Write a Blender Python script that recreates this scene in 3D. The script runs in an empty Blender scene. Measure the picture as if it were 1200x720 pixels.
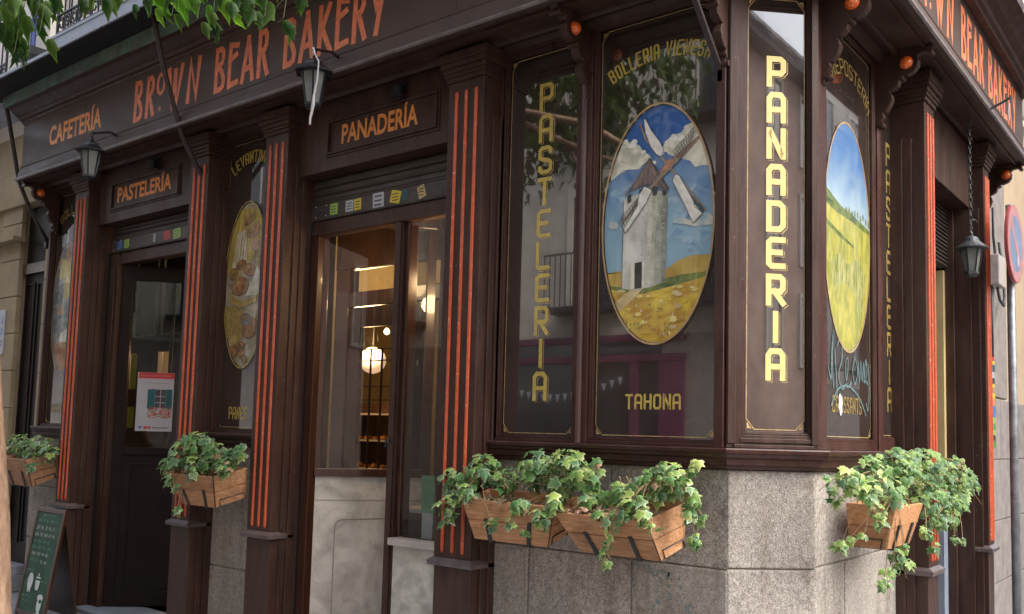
import bpy, bmesh, math, random
from math import sin, cos, pi, radians
from mathutils import Vector, Matrix
random.seed(7)
S = bpy.context.scene
COL = S.collection
# ------------------------------------------------------------------ camera
cam = bpy.data.cameras.new("camera"); camo = bpy.data.objects.new("camera", cam); COL.objects.link(camo)
cam.sensor_fit = 'HORIZONTAL'; cam.sensor_width = 36.0; cam.lens = 1068.3/1200*36
cam.shift_x = -0.0039; cam.shift_y = 0.05; cam.clip_start = 0.05; cam.clip_end = 500
rt, up, fw = (0.784722, 0.619272, 0.026706), (0.030052, -0.081044, 0.996257), (-0.619118, 0.780983, 0.082207)
camo.matrix_world = Matrix(((rt[0], up[0], -fw[0], 0), (rt[1], up[1], -fw[1], 0), (rt[2], up[2], -fw[2], 1.6), (0, 0, 0, 1)))
S.camera = camo
# ------------------------------------------------------------------ world, sun, exposure
SUN_EL, SUN_AZ = radians(48), math.atan2(0.26, 0.95)      # azimuth of the sun in the xy plane
w = bpy.data.worlds.new("World"); S.world = w; w.use_nodes = True
nt = w.node_tree; bg = nt.nodes['Background']
sky = nt.nodes.new('ShaderNodeTexSky'); sky.sky_type = 'NISHITA'; sky.sun_disc = False
sky.sun_elevation = SUN_EL; sky.sun_rotation = pi/2 - SUN_AZ; sky.air_density = 1.0; sky.dust_density = 4.0; sky.ozone_density = 0.6
hs = nt.nodes.new('ShaderNodeHueSaturation'); hs.inputs['Saturation'].default_value = .5; hs.inputs['Value'].default_value = 1.25      # thin overcast
nt.links.new(sky.outputs[0], hs.inputs['Color']); nt.links.new(hs.outputs[0], bg.inputs[0]); bg.inputs[1].default_value = 0.15
sl = bpy.data.lights.new("sun", 'SUN'); sl.energy = 0.65; sl.angle = radians(45); sl.color = (1.0, 0.965, 0.92)
so = bpy.data.objects.new("sun", sl); COL.objects.link(so)
so.rotation_euler = Vector((cos(SUN_EL)*cos(SUN_AZ), cos(SUN_EL)*sin(SUN_AZ), sin(SUN_EL))).to_track_quat('Z', 'Y').to_euler()
S.view_settings.view_transform = 'Standard'; S.view_settings.look = 'None'; S.view_settings.gamma = 1; S.view_settings.exposure = 1.50
S.cycles.max_bounces = 8; S.cycles.transparent_max_bounces = 12
# ------------------------------------------------------------------ materials
def mat(name, col, rough=.5, spec=.5, metal=0., coat=0., var=0., vscale=8., bump=0., bscale=60., stretch=None, col2=None, chips=None,
        emit=None, estr=0., trans=0., alpha=1., coatr=.03, dirt=None):
    m = bpy.data.materials.new(name); m.use_nodes = True; t = m.node_tree; b = t.nodes['Principled BSDF']
    b.inputs['Base Color'].default_value = (*col, 1); b.inputs['Roughness'].default_value = rough
    b.inputs['Specular IOR Level'].default_value = spec; b.inputs['Metallic'].default_value = metal
    b.inputs['Coat Weight'].default_value = coat; b.inputs['Coat Roughness'].default_value = coatr
    if emit: b.inputs['Emission Color'].default_value = (*emit, 1); b.inputs['Emission Strength'].default_value = estr
    if trans: b.inputs['Transmission Weight'].default_value = trans
    tc = t.nodes.new('ShaderNodeTexCoord'); mp = t.nodes.new('ShaderNodeMapping'); t.links.new(tc.outputs['Object'], mp.inputs[0])
    if stretch: mp.inputs['Scale'].default_value = stretch
    out = None
    if var or col2:
        n = t.nodes.new('ShaderNodeTexNoise'); n.inputs['Scale'].default_value = vscale; n.inputs['Detail'].default_value = 8; n.inputs['Roughness'].default_value = .65
        t.links.new(mp.outputs[0], n.inputs[0])
        r = t.nodes.new('ShaderNodeValToRGB'); r.color_ramp.elements[0].position = .35; r.color_ramp.elements[1].position = .65
        c2 = col2 or tuple(min(1, c*(1+var)) for c in col); c1 = tuple(c*(1-var) for c in col)
        r.color_ramp.elements[0].color = (*c1, 1); r.color_ramp.elements[1].color = (*c2, 1)
        t.links.new(n.outputs[0], r.inputs[0]); out = r.outputs[0]
    if chips:
        n2 = t.nodes.new('ShaderNodeTexNoise'); n2.inputs['Scale'].default_value = chips[1]; n2.inputs['Detail'].default_value = 10
        t.links.new(tc.outputs['Object'], n2.inputs[0])
        r2 = t.nodes.new('ShaderNodeValToRGB'); r2.color_ramp.elements[0].position = chips[2]; r2.color_ramp.elements[1].position = chips[2]+.02
        t.links.new(n2.outputs[0], r2.inputs[0])
        mx = t.nodes.new('ShaderNodeMixRGB'); t.links.new(r2.outputs[0], mx.inputs[0])
        if out: t.links.new(out, mx.inputs[1])
        else: mx.inputs[1].default_value = (*col, 1)
        mx.inputs[2].default_value = (*chips[0], 1); out = mx.outputs[0]
    if out: t.links.new(out, b.inputs['Base Color'])
    if dirt:          # dust and fading: a broad pale film that also dulls the gloss
        n3 = t.nodes.new('ShaderNodeTexNoise'); n3.inputs['Scale'].default_value = dirt[1]; n3.inputs['Detail'].default_value = 9; n3.inputs['Roughness'].default_value = .7
        mp3 = t.nodes.new('ShaderNodeMapping'); mp3.inputs['Scale'].default_value = dirt[3]; t.links.new(tc.outputs['Object'], mp3.inputs[0]); t.links.new(mp3.outputs[0], n3.inputs[0])
        r3 = t.nodes.new('ShaderNodeMapRange'); r3.inputs[1].default_value = .48; r3.inputs[2].default_value = .75; r3.inputs[4].default_value = dirt[2]; t.links.new(n3.outputs[0], r3.inputs[0])
        m3 = t.nodes.new('ShaderNodeMixRGB'); t.links.new(r3.outputs[0], m3.inputs[0]); m3.inputs[2].default_value = (*dirt[0], 1)
        if out: t.links.new(out, m3.inputs[1])
        else: m3.inputs[1].default_value = (*col, 1)
        t.links.new(m3.outputs[0], b.inputs['Base Color'])
        r4 = t.nodes.new('ShaderNodeMapRange'); r4.inputs[1].default_value = .35; r4.inputs[2].default_value = .7; r4.inputs[3].default_value = rough-.08; r4.inputs[4].default_value = rough+.25; t.links.new(n3.outputs[0], r4.inputs[0]); t.links.new(r4.outputs[0], b.inputs['Roughness'])
    if bump:
        n = t.nodes.new('ShaderNodeTexNoise'); n.inputs['Scale'].default_value = bscale; n.inputs['Detail'].default_value = 6
        t.links.new(mp.outputs[0], n.inputs[0]); bp = t.nodes.new('ShaderNodeBump'); bp.inputs['Strength'].default_value = bump; bp.inputs['Distance'].default_value = .004
        t.links.new(n.outputs[0], bp.inputs['Height']); t.links.new(bp.outputs[0], b.inputs['Normal'])
    return m
M = {}
M['brown'] = mat('brown_paint', (.056, .027, .019), rough=.42, spec=.35, var=.25, vscale=5, bump=.5, bscale=14, stretch=(3, 3, .6), chips=((.19, .14, .12), 38, .70), dirt=((.115, .070, .052), 3.5, .5, (1.6, 1.6, .5)))
M['brown_band'] = mat('brown_signboard_paint', (.078, .046, .036), rough=.55, var=.16, vscale=2.5, bump=.3, bscale=30, chips=((.16, .12, .10), 60, .71), dirt=((.135, .10, .085), 2.5, .5, (.6, .6, 2)))
M['brown_red'] = mat('reddish_brown_paint', (.058, .022, .016), dirt=((.12, .07, .06), 4, .4, (1, 1, .6)), rough=.32, var=.25, vscale=6, bump=.3, bscale=14, stretch=(3, 3, .5), chips=((.22, .17, .15), 40, .76))
M['orange'] = mat('orange_paint', (.62, .10, .030), rough=.35, spec=.6, var=.15, vscale=20, bump=.3, bscale=60, chips=((.72, .50, .42), 60, .665), dirt=((.22, .06, .03), 6, .6, (1, 1, .7)))
M['sign_orange'] = mat('orange_sign_paint', (.86, .23, .10), rough=.55, var=.22, vscale=14, chips=((.35, .1, .05), 45, .68))
M['sign_orange2'] = mat('light_orange_sign_paint', (1.0, .34, .08), rough=.55, var=.15, vscale=20)
M['gold'] = mat('gold_leaf_paint', (.62, .46, .10), rough=.4, spec=.5, coat=1., var=.18, vscale=24)
M['gold_lit'] = mat('lit_gold_leaf_paint', (.85, .66, .25), rough=.35, spec=.5, coat=1., var=.10, vscale=20)  # lit copy of the gold: brighter light on the chamfer put into its colour
M['gold_dim'] = mat('dull_gold_leaf_paint', (.36, .25, .07), rough=.4, coat=1., var=.3, vscale=30)
M['gold_shadow'] = mat('dark_gold_outline', (.16, .11, .03), rough=.5, coat=1.)
M['gold_line'] = mat('gold_line_paint', (.55, .38, .16), rough=.4, coat=1., var=.3, vscale=30)
M['pane'] = mat('dark_painted_glass', (.050, .035, .029), rough=.05, spec=.8, coat=1., coatr=.008, var=.3, vscale=3, bump=.35, bscale=2.0)
M['orange_glass'] = mat('orange_glass_globe', (1.0, .17, .015), rough=.12, spec=.8, coat=1.)
M['door_dark'] = mat('near_black_brown_door_paint', (.015, .009, .008), rough=.42, spec=.25, var=.25, vscale=5)
M['iron'] = mat('black_iron', (.018, .018, .022), rough=.42, spec=.6, var=.4, vscale=30, bump=.3, bscale=80)
M['iron_brown'] = mat('brown_painted_iron', (.045, .028, .028), rough=.45, spec=.5, var=.3, vscale=30)
M['iron_grey'] = mat('grey_lantern_metal', (.075, .078, .085), rough=.4, spec=.6, metal=.3, var=.25, vscale=30)
M['copper'] = mat('weathered_copper', (.15, .14, .12), rough=.7, col2=(.13, .26, .20), vscale=5, dirt=((.24, .24, .20), 7, .6, (1, 1, 1)), stretch=(1, 1, 1), bump=.3, var=.4)
M['slab'] = mat('blue_grey_painted_slab', (.40, .44, .52), rough=.6, var=.12, vscale=5, bump=.3, bscale=25, chips=((.2, .16, .14), 12, .66))
M['cream'] = mat('cream_stone', (.36, .28, .17), rough=.85, var=.12, vscale=4, bump=.4, bscale=40)
M['cream_wall'] = mat('pale_plaster', (.74, .68, .60), rough=.85, var=.06, vscale=3, bump=.3, bscale=30)
M['yellow_wall'] = mat('ochre_plaster', (.62, .47, .30), rough=.85, var=.08, vscale=3, bump=.3, bscale=40)
M['grey_stone'] = mat('grey_stone', (.33, .29, .26), rough=.85, var=.18, vscale=7, bump=.5, bscale=60)
M['mahogany'] = mat('varnished_mahogany', (.055, .020, .010), rough=.28, spec=.6, coat=.4, var=.35, vscale=6, stretch=(6, 6, .7))
M['dark_wood'] = mat('dark_inner_wood', (.050, .024, .014), rough=.35, spec=.5, var=.35, vscale=6, stretch=(6, 6, .7))
M['black_gap'] = mat('dark_gap', (.01, .009, .009), rough=.8)
M['shutter'] = mat('grey_brown_shutter_metal', (.075, .060, .052), rough=.45, metal=.2, var=.25, vscale=8, bump=.2, bscale=20)
M['sill_metal'] = mat('pale_stone_sill', (.52, .46, .42), rough=.4, var=.12, vscale=14)
M['planter'] = None
M['lamp_glass'] = mat('frosted_lantern_glass', (.30, .32, .29), rough=.35, spec=.6, trans=.35, var=.12, vscale=12)
M['string'] = mat('white_string', (.72, .70, .68), rough=.9)
M['steel'] = mat('galvanised_steel', (.30, .32, .33), rough=.45, metal=.5, var=.3, vscale=14)
M['white'] = mat('white_print', (.50, .51, .55), rough=.6, var=.04)
M['red'] = mat('red_print', (.62, .04, .04), rough=.45, var=.08)
M['sign_red'] = mat('faded_red_sign_paint', (.42, .08, .085), rough=.4, var=.12, vscale=9)
M['sign_rim'] = mat('faded_pink_sign_paint', (.50, .22, .22), rough=.4, var=.12, vscale=9)
M['sign_blue'] = mat('faded_blue_sign_paint', (.16, .23, .36), rough=.4, var=.15, vscale=7, chips=((.6, .6, .6), 9, .72))
M['teal'] = mat('teal_print', (.02, .12, .14), rough=.5, var=.1)
M['green_p'] = mat('green_print', (.10, .30, .08), rough=.5, var=.5, vscale=90)
M['yellow'] = mat('yellow_print', (.72, .55, .04), rough=.5, var=.08)
M['blue'] = mat('blue_print', (.08, .22, .55), rough=.5, var=.1)
M['lime'] = mat('lime_print', (.35, .55, .10), rough=.5, var=.1)
M['board'] = mat('green_chalkboard', (.025, .075, .045), rough=.6, var=.35, vscale=9)
M['chalk'] = mat('white_chalk', (.60, .64, .60), rough=.9, var=.1)
M['chalk_dim'] = mat('smudged_green_chalk', (.16, .34, .20), rough=.9, var=.2)
M['warm_wall'] = mat('cream_interior_wall', (.60, .46, .22), rough=.8, var=.12, vscale=4)
M['lamp'] = mat('lit_white_lamp_shade', (.9, .8, .65), rough=.5, emit=(1.0, .66, .45), estr=.26)
M['ledge'] = mat('faded_brown_ledge_paint', (.13, .10, .095), rough=.4, var=.25, vscale=12, chips=((.25, .22, .2), 30, .66))
M['pale_edge'] = mat('pale_edge_paint', (.20, .165, .155), rough=.35, var=.3, vscale=9)
M['bulb'] = mat('lit_bulb', (1, .8, .5), emit=(1.0, .70, .35), estr=14)
M['pastry'] = mat('golden_pastry', (.55, .26, .07), rough=.6, var=.4, vscale=30)
M['soil'] = mat('brown_soil', (.10, .06, .04), rough=.95, col2=(.25, .16, .10), vscale=60, bump=1, bscale=90)
M['pave'] = mat('grey_paving', (.24, .25, .27), rough=.8, var=.15, vscale=5, bump=.4, bscale=60)
M['asphalt'] = mat('asphalt', (.055, .055, .058), rough=.9, var=.3, vscale=30, bump=.5, bscale=200)
M['threshold'] = mat('blue_grey_stone_step', (.26, .30, .36), rough=.55, var=.12, vscale=8)
M['bark'] = mat('tan_peeling_bark', (.36, .22, .14), rough=.9, col2=(.50, .33, .22), var=.3, vscale=9, stretch=(1.5, 1.5, .6), bump=1., bscale=25)
M['stem'] = mat('pale_vine_stem', (.36, .24, .12), rough=.8, var=.3)
M['twig'] = mat('green_brown_twig', (.05, .06, .02), rough=.8)
M['purple'] = mat('magenta_shop_paint', (.16, .025, .08), rough=.5, var=.1)
M['pink_wall'] = mat('pink_brown_plaster', (.52, .36, .29), rough=.85, var=.3, vscale=.6)
M['beige_wall'] = mat('beige_plaster', (.66, .61, .53), rough=.85, var=.3, vscale=.7)
M['window_dark'] = mat('dark_window_glass', (.03, .035, .04), rough=.05, spec=.8)
M['tile'] = mat('grey_roof_tiles', (.13, .12, .13), rough=.8, var=.3, vscale=12)
M['graffiti'] = mat('pale_teal_spray_paint', (.12, .19, .20), rough=.6, coat=.6, var=.3, vscale=30)
M['teal_spray'] = mat('teal_spray_on_stone', (.20, .27, .26), rough=.85)
M['grout'] = mat('dark_mortar', (.24, .215, .185), rough=.95, var=.2, vscale=20, bump=.6)
M['pl_blue'] = mat('blue_tube_paint', (.03, .05, .22), rough=.4)

M['pane'].node_tree.nodes['Principled BSDF'].inputs['Coat IOR'].default_value = 2.15
def noise_mix(t, vec, scale, detail, lo, hi, c1, c2):
    n = t.nodes.new('ShaderNodeTexNoise'); n.inputs['Scale'].default_value = scale; n.inputs['Detail'].default_value = detail
    t.links.new(vec, n.inputs[0]); r = t.nodes.new('ShaderNodeValToRGB')
    r.color_ramp.elements[0].position = lo; r.color_ramp.elements[1].position = hi
    r.color_ramp.elements[0].color = (*c1, 1); r.color_ramp.elements[1].color = (*c2, 1)
    t.links.new(n.outputs[0], r.inputs[0]); return n, r
def granite(name, base, contrast=1.):
    m = bpy.data.materials.new(name); m.use_nodes = True; t = m.node_tree; b = t.nodes['Principled BSDF']
    tc = t.nodes.new('ShaderNodeTexCoord'); v = tc.outputs['Object']
    n1, ra = noise_mix(t, v, 130, 6, .32, .68, tuple(c*(1-.42*contrast) for c in base), tuple(min(1, c*(1+.36*contrast)) for c in base))
    n0, rb = noise_mix(t, v, 38, 9, .36, .66, (.80, .79, .78), (1.16, 1.14, 1.12))
    r1 = t.nodes.new('ShaderNodeMixRGB'); r1.blend_type = 'MULTIPLY'; r1.inputs[0].default_value = 1; t.links.new(ra.outputs[0], r1.inputs[1]); t.links.new(rb.outputs[0], r1.inputs[2])
    n2, r2 = noise_mix(t, v, 2.2, 6, .3, .7, (.72, .70, .68), (1.08, 1.05, 1.0))
    mx = t.nodes.new('ShaderNodeMixRGB'); mx.blend_type = 'MULTIPLY'; mx.inputs[0].default_value = 1
    t.links.new(r1.outputs[0], mx.inputs[1]); t.links.new(r2.outputs[0], mx.inputs[2])
    n3, r3 = noise_mix(t, v, 7, 8, .60, .72, (1, 1, 1), (.62, .57, .52))
    m2 = t.nodes.new('ShaderNodeMixRGB'); m2.blend_type = 'MULTIPLY'; m2.inputs[0].default_value = .9
    t.links.new(mx.outputs[0], m2.inputs[1]); t.links.new(r3.outputs[0], m2.inputs[2])
    mpv = t.nodes.new('ShaderNodeMapping'); mpv.inputs['Scale'].default_value = (5, 5, .45); t.links.new(v, mpv.inputs[0])      # water streaks
    n4, r4 = noise_mix(t, mpv.outputs[0], 2.4, 7, .50, .72, (1, 1, 1), (.66, .62, .56))
    m5 = t.nodes.new('ShaderNodeMixRGB'); m5.blend_type = 'MULTIPLY'; m5.inputs[0].default_value = .7
    t.links.new(m2.outputs[0], m5.inputs[1]); t.links.new(r4.outputs[0], m5.inputs[2]); m2 = m5
    t.links.new(m2.outputs[0], b.inputs['Base Color']); b.inputs['Roughness'].default_value = .85
    bp = t.nodes.new('ShaderNodeBump'); bp.inputs['Strength'].default_value = .7; bp.inputs['Distance'].default_value = .004
    t.links.new(n1.outputs[0], bp.inputs['Height']); t.links.new(bp.outputs[0], b.inputs['Normal'])
    return m
M['granite'] = granite('speckled_granite', (.41, .38, .34), 1.15)
M['granite_pale'] = granite('pale_speckled_granite', (.43, .40, .37), 1.25)
def marble():
    m = bpy.data.materials.new('veined_marble'); m.use_nodes = True; t = m.node_tree; b = t.nodes['Principled BSDF']
    tc = t.nodes.new('ShaderNodeTexCoord'); v = tc.outputs['Object']
    n, r = noise_mix(t, v, 3.2, 9, .32, .66, (.44, .41, .35), (.76, .72, .63)); n.inputs['Distortion'].default_value = 1.6
    n2, r2 = noise_mix(t, v, 9, 10, .36, .46, (.86, .84, .80), (1, 1, 1)); n2.inputs['Distortion'].default_value = 2.5
    mx = t.nodes.new('ShaderNodeMixRGB'); mx.blend_type = 'MULTIPLY'; mx.inputs[0].default_value = .7
    t.links.new(r.outputs[0], mx.inputs[1]); t.links.new(r2.outputs[0], mx.inputs[2]); t.links.new(mx.outputs[0], b.inputs['Base Color'])
    b.inputs['Roughness'].default_value = .4; return m
M['marble'] = marble()
def woodm(name, c1, c2, axis):
    m = bpy.data.materials.new(name); m.use_nodes = True; t = m.node_tree; b = t.nodes['Principled BSDF']
    tc = t.nodes.new('ShaderNodeTexCoord'); mp = t.nodes.new('ShaderNodeMapping'); t.links.new(tc.outputs['Object'], mp.inputs[0]); mp.inputs['Scale'].default_value = axis
    n, r = noise_mix(t, mp.outputs[0], 9, 9, .3, .7, c1, c2); n.inputs['Distortion'].default_value = .6
    oi = t.nodes.new('ShaderNodeObjectInfo'); hv = t.nodes.new('ShaderNodeHueSaturation')
    ml = t.nodes.new('ShaderNodeMath'); ml.operation = 'MULTIPLY_ADD'; ml.inputs[1].default_value = .4; ml.inputs[2].default_value = .8
    t.links.new(oi.outputs['Random'], ml.inputs[0]); t.links.new(ml.outputs[0], hv.inputs['Value'])
    n2, r2 = noise_mix(t, tc.outputs['Object'], 5, 6, .58, .72, (1, 1, 1), (.35, .28, .22))
    mx = t.nodes.new('ShaderNodeMixRGB'); mx.blend_type = 'MULTIPLY'; mx.inputs[0].default_value = .75
    t.links.new(r.outputs[0], mx.inputs[1]); t.links.new(r2.outputs[0], mx.inputs[2]); t.links.new(mx.outputs[0], hv.inputs['Color'])
    t.links.new(hv.outputs[0], b.inputs['Base Color']); b.inputs['Roughness'].default_value = .55
    bp = t.nodes.new('ShaderNodeBump'); bp.inputs['Strength'].default_value = .35; bp.inputs['Distance'].default_value = .002
    t.links.new(n.outputs[0], bp.inputs['Height']); t.links.new(bp.outputs[0], b.inputs['Normal']); return m
M['planter'] = woodm('orange_stained_wood', (.38, .165, .068), (.66, .35, .165), (1, 6, 9))
def glassm(name, tint, refl=.08, rough=0., opac=.0):
    """thin window glass: mostly clear, fresnel reflection"""
    m = bpy.data.materials.new(name); m.use_nodes = True; t = m.node_tree; t.nodes.remove(t.nodes['Principled BSDF'])
    o = t.nodes['Material Output']; tr = t.nodes.new('ShaderNodeBsdfTransparent'); tr.inputs[0].default_value = (*tint, 1)
    gl = t.nodes.new('ShaderNodeBsdfGlossy'); gl.inputs['Roughness'].default_value = rough
    fr = t.nodes.new('ShaderNodeFresnel'); fr.inputs[0].default_value = 1.48
    ge = t.nodes.new('ShaderNodeNewGeometry'); mr = t.nodes.new('ShaderNodeMapRange'); mr.inputs[3].default_value = 1.5; mr.inputs[4].default_value = 1/1.5; t.links.new(ge.outputs['Backfacing'], mr.inputs[0]); t.links.new(mr.outputs[0], fr.inputs[0])
    mx = t.nodes.new('ShaderNodeMixShader'); t.links.new(fr.outputs[0], mx.inputs[0]); t.links.new(tr.outputs[0], mx.inputs[1]); t.links.new(gl.outputs[0], mx.inputs[2])
    t.links.new(mx.outputs[0], o.inputs[0]); return m
M['glass'] = glassm('clear_window_glass', (.85, .86, .84))
def leafm(name, col, rim, tr=.25, val=(.75, .5), rough=.45):
    m = bpy.data.materials.new(name); m.use_nodes = True; t = m.node_tree; b = t.nodes['Principled BSDF']; o = t.nodes['Material Output']
    at = t.nodes.new('ShaderNodeAttribute'); at.attribute_name = 'rim'
    tc = t.nodes.new('ShaderNodeTexCoord')
    n = t.nodes.new('ShaderNodeTexNoise'); n.inputs['Scale'].default_value = 1.8; t.links.new(tc.outputs['Object'], n.inputs[0])
    ad = t.nodes.new('ShaderNodeMath'); ad.operation = 'MULTIPLY_ADD'; ad.inputs[1].default_value = .8; t.links.new(n.outputs[0], ad.inputs[0])
    sb = t.nodes.new('ShaderNodeMath'); sb.operation = 'SUBTRACT'; sb.inputs[1].default_value = .40; t.links.new(at.outputs['Fac'], sb.inputs[0]); t.links.new(sb.outputs[0], ad.inputs[2])
    r = t.nodes.new('ShaderNodeValToRGB'); r.color_ramp.elements[0].position = .45; r.color_ramp.elements[1].position = .78
    r.color_ramp.elements[0].color = (*col, 1); r.color_ramp.elements[1].color = (*rim, 1); t.links.new(ad.outputs[0], r.inputs[0])
    oi = t.nodes.new('ShaderNodeObjectInfo'); hv = t.nodes.new('ShaderNodeHueSaturation')
    ml = t.nodes.new('ShaderNodeMath'); ml.operation = 'MULTIPLY_ADD'; ml.inputs[1].default_value = val[1]; ml.inputs[2].default_value = val[0]
    t.links.new(oi.outputs['Random'], ml.inputs[0]); t.links.new(ml.outputs[0], hv.inputs['Value']); t.links.new(r.outputs[0], hv.inputs['Color'])
    mh = t.nodes.new('ShaderNodeMath'); mh.operation = 'MULTIPLY_ADD'; mh.inputs[1].default_value = -.05; mh.inputs[2].default_value = .52
    t.links.new(oi.outputs['Random'], mh.inputs[0]); t.links.new(mh.outputs[0], hv.inputs['Hue'])
    t.links.new(hv.outputs[0], b.inputs['Base Color']); b.inputs['Roughness'].default_value = rough
    ts = t.nodes.new('ShaderNodeBsdfTranslucent'); t.links.new(hv.outputs[0], ts.inputs[0]); mx = t.nodes.new('ShaderNodeMixShader'); mx.inputs[0].default_value = tr
    t.links.new(b.outputs[0], mx.inputs[1]); t.links.new(ts.outputs[0], mx.inputs[2]); t.links.new(mx.outputs[0], o.inputs[0]); return m
M['ivy'] = leafm('green_ivy_leaf', (.095, .225, .055), (.24, .40, .13))
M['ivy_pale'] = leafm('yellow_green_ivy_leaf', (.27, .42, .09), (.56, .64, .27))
M['ivy_grey'] = leafm('grey_green_variegated_ivy_leaf', (.13, .26, .11), (.37, .50, .28))
M['ivy_dry'] = leafm('dry_tan_leaf', (.30, .19, .10), (.48, .36, .2), tr=.1)
M['tree_leaf'] = leafm('green_tree_leaf', (.035, .10, .010), (.06, .15, .015), tr=.5, val=(.42, .7), rough=.5)
M['tree_leaf2'] = leafm('bright_green_tree_leaf', (.09, .24, .012), (.14, .33, .025), tr=.6, val=(.75, .5), rough=.45)

# ------------------------------------------------------------------ frames of reference: (along wall, outward, up)
class Fr:
    def __init__(s, o, es, ed): s.o = Vector(o); s.es = Vector(es); s.ed = Vector(ed)
    def p(s, a, d, z): v = s.o + s.es*a + s.ed*d; return (v.x, v.y, v.z + z)
WY, WX = 4.4, -1.74
FA = Fr((0, WY, 0), (1, 0, 0), (0, -1, 0))
FE = Fr((WX, 0, 0), (0, 1, 0), (1, 0, 0))
q = math.sqrt(.5)
FC = Fr((-2.075, 4.4, 0), (q, q, 0), (q, -q, 0))
CE = .474                      # length of the chamfer
WD = Fr((0, 0, 0), (1, 0, 0), (0, 1, 0))
def mk(name, me, parent=None, loc=None):
    o = bpy.data.objects.new(name, me); COL.objects.link(o)
    if parent: o.parent = parent
    if loc: o.location = loc
    return o
def thing(name, label, cat, loc=(0, 0, 0), group=None):
    o = bpy.data.objects.new(name, None); COL.objects.link(o); o.location = loc; o.empty_display_size = .1
    o['label'] = label; o['category'] = cat
    if group: o['group'] = group
    return o
class MB:
    def __init__(s): s.v = []; s.f = []; s.mi = []; s.cur = 0
    def add(s, vs, fs):
        b = len(s.v); s.v += [tuple(x) for x in vs]
        for f in fs: s.f.append([i+b for i in f]); s.mi.append(s.cur)
        return s
    def box(s, fr, a0, a1, d0, d1, z0, z1):
        P = [fr.p(a, d, z) for z in (z0, z1) for a, d in ((a0, d0), (a1, d0), (a1, d1), (a0, d1))]
        return s.add(P, [(0, 3, 2, 1), (4, 5, 6, 7), (0, 1, 5, 4), (1, 2, 6, 5), (2, 3, 7, 6), (3, 0, 4, 7)])
    def hexa(s, P): return s.add(P, [(0, 3, 2, 1), (4, 5, 6, 7), (0, 1, 5, 4), (1, 2, 6, 5), (2, 3, 7, 6), (3, 0, 4, 7)])
    def loft(s, A, B, caps=True):
        n = len(A); s_f = [(i, (i+1) % n, n+(i+1) % n, n+i) for i in range(n)]
        if caps: s_f += [tuple(range(n))[::-1], tuple(range(n, 2*n))]
        return s.add(A+B, s_f)
    def plate(s, fr, pts, d0, d1):        # outline in (along, z), thick from d0 to d1
        return s.loft([fr.p(a, d0, z) for a, z in pts], [fr.p(a, d1, z) for a, z in pts])
    def flat(s, fr, pts, d): return s.add([fr.p(a, d, z) for a, z in pts], [tuple(range(len(pts)))])
    def prof(s, fr, pr, a0, a1):          # profile in (outward, z) extruded along
        return s.loft([fr.p(a0, d, z) for d, z in pr], [fr.p(a1, d, z) for d, z in pr])
    def tube(s, pts, r, n=8, rr=None, caps=True):
        pts = [Vector(p) for p in pts]; rings = []
        ref = None
        for i, p in enumerate(pts):
            t = (pts[min(i+1, len(pts)-1)] - pts[max(i-1, 0)]).normalized()
            if ref is None: ref = t.orthogonal().normalized()
            ref = (ref - t*ref.dot(t)).normalized(); bn = t.cross(ref)
            rad = rr[i] if rr else r
            rings.append([tuple(p + (ref*cos(2*pi*k/n) + bn*sin(2*pi*k/n))*rad) for k in range(n)])
        b = len(s.v)
        for R_ in rings: s.v += R_
        for i in range(len(rings)-1):
            for k in range(n): s.f.append([b+i*n+k, b+i*n+(k+1) % n, b+(i+1)*n+(k+1) % n, b+(i+1)*n+k]); s.mi.append(s.cur)
        if caps: s.f.append([b+k for k in range(n)][::-1]); s.mi.append(s.cur); s.f.append([b+(len(rings)-1)*n+k for k in range(n)]); s.mi.append(s.cur)
        return s
    def lathe(s, c, prf, n=16, axis='Z', ph=0.):       # prf list of (r,h)
        b = len(s.v)
        for r, h in prf:
            for k in range(n):
                a = 2*pi*k/n+ph
                if axis == 'Z': s.v.append((c[0]+r*cos(a), c[1]+r*sin(a), c[2]+h))
                elif axis == 'Y': s.v.append((c[0]+r*cos(a), c[1]+h, c[2]+r*sin(a)))
                else: s.v.append((c[0]+h, c[1]+r*cos(a), c[2]+r*sin(a)))
        for i in range(len(prf)-1):
            for k in range(n): s.f.append([b+i*n+k, b+i*n+(k+1) % n, b+(i+1)*n+(k+1) % n, b+(i+1)*n+k]); s.mi.append(s.cur)
        s.f.append([b+k for k in range(n)][::-1]); s.mi.append(s.cur); s.f.append([b+(len(prf)-1)*n+k for k in range(n)]); s.mi.append(s.cur)
        return s
    def strip(s, fr, pts, wd, d, closed=False, th=0.):
        """flat stroke of width wd along a polyline in (along,z), mitred"""
        n = len(pts); P = [Vector(p) for p in pts]; L = []; Rr = []
        for i in range(n):
            if closed: a, b_ = P[(i-1) % n], P[(i+1) % n]
            else: a, b_ = P[max(i-1, 0)], P[min(i+1, n-1)]
            t1 = (P[i]-a).normalized() if (P[i]-a).length > 1e-9 else (b_-P[i]).normalized()
            t2 = (b_-P[i]).normalized() if (b_-P[i]).length > 1e-9 else t1
            m_ = (t1+t2); m_ = m_.normalized() if m_.length > 1e-6 else t1
            nn = Vector((-m_.y, m_.x)); c = max(.45, nn.dot(Vector((-t1.y, t1.x)))); L.append(P[i]+nn*(wd/2/c)); Rr.append(P[i]-nn*(wd/2/c))
        b = len(s.v)
        for i in range(n): s.v.append(fr.p(L[i].x, d, L[i].y)); s.v.append(fr.p(Rr[i].x, d, Rr[i].y))
        for i in range(n if closed else n-1):
            j = (i+1) % n; s.f.append([b+2*i, b+2*i+1, b+2*j+1, b+2*j]); s.mi.append(s.cur)
        return s
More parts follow.
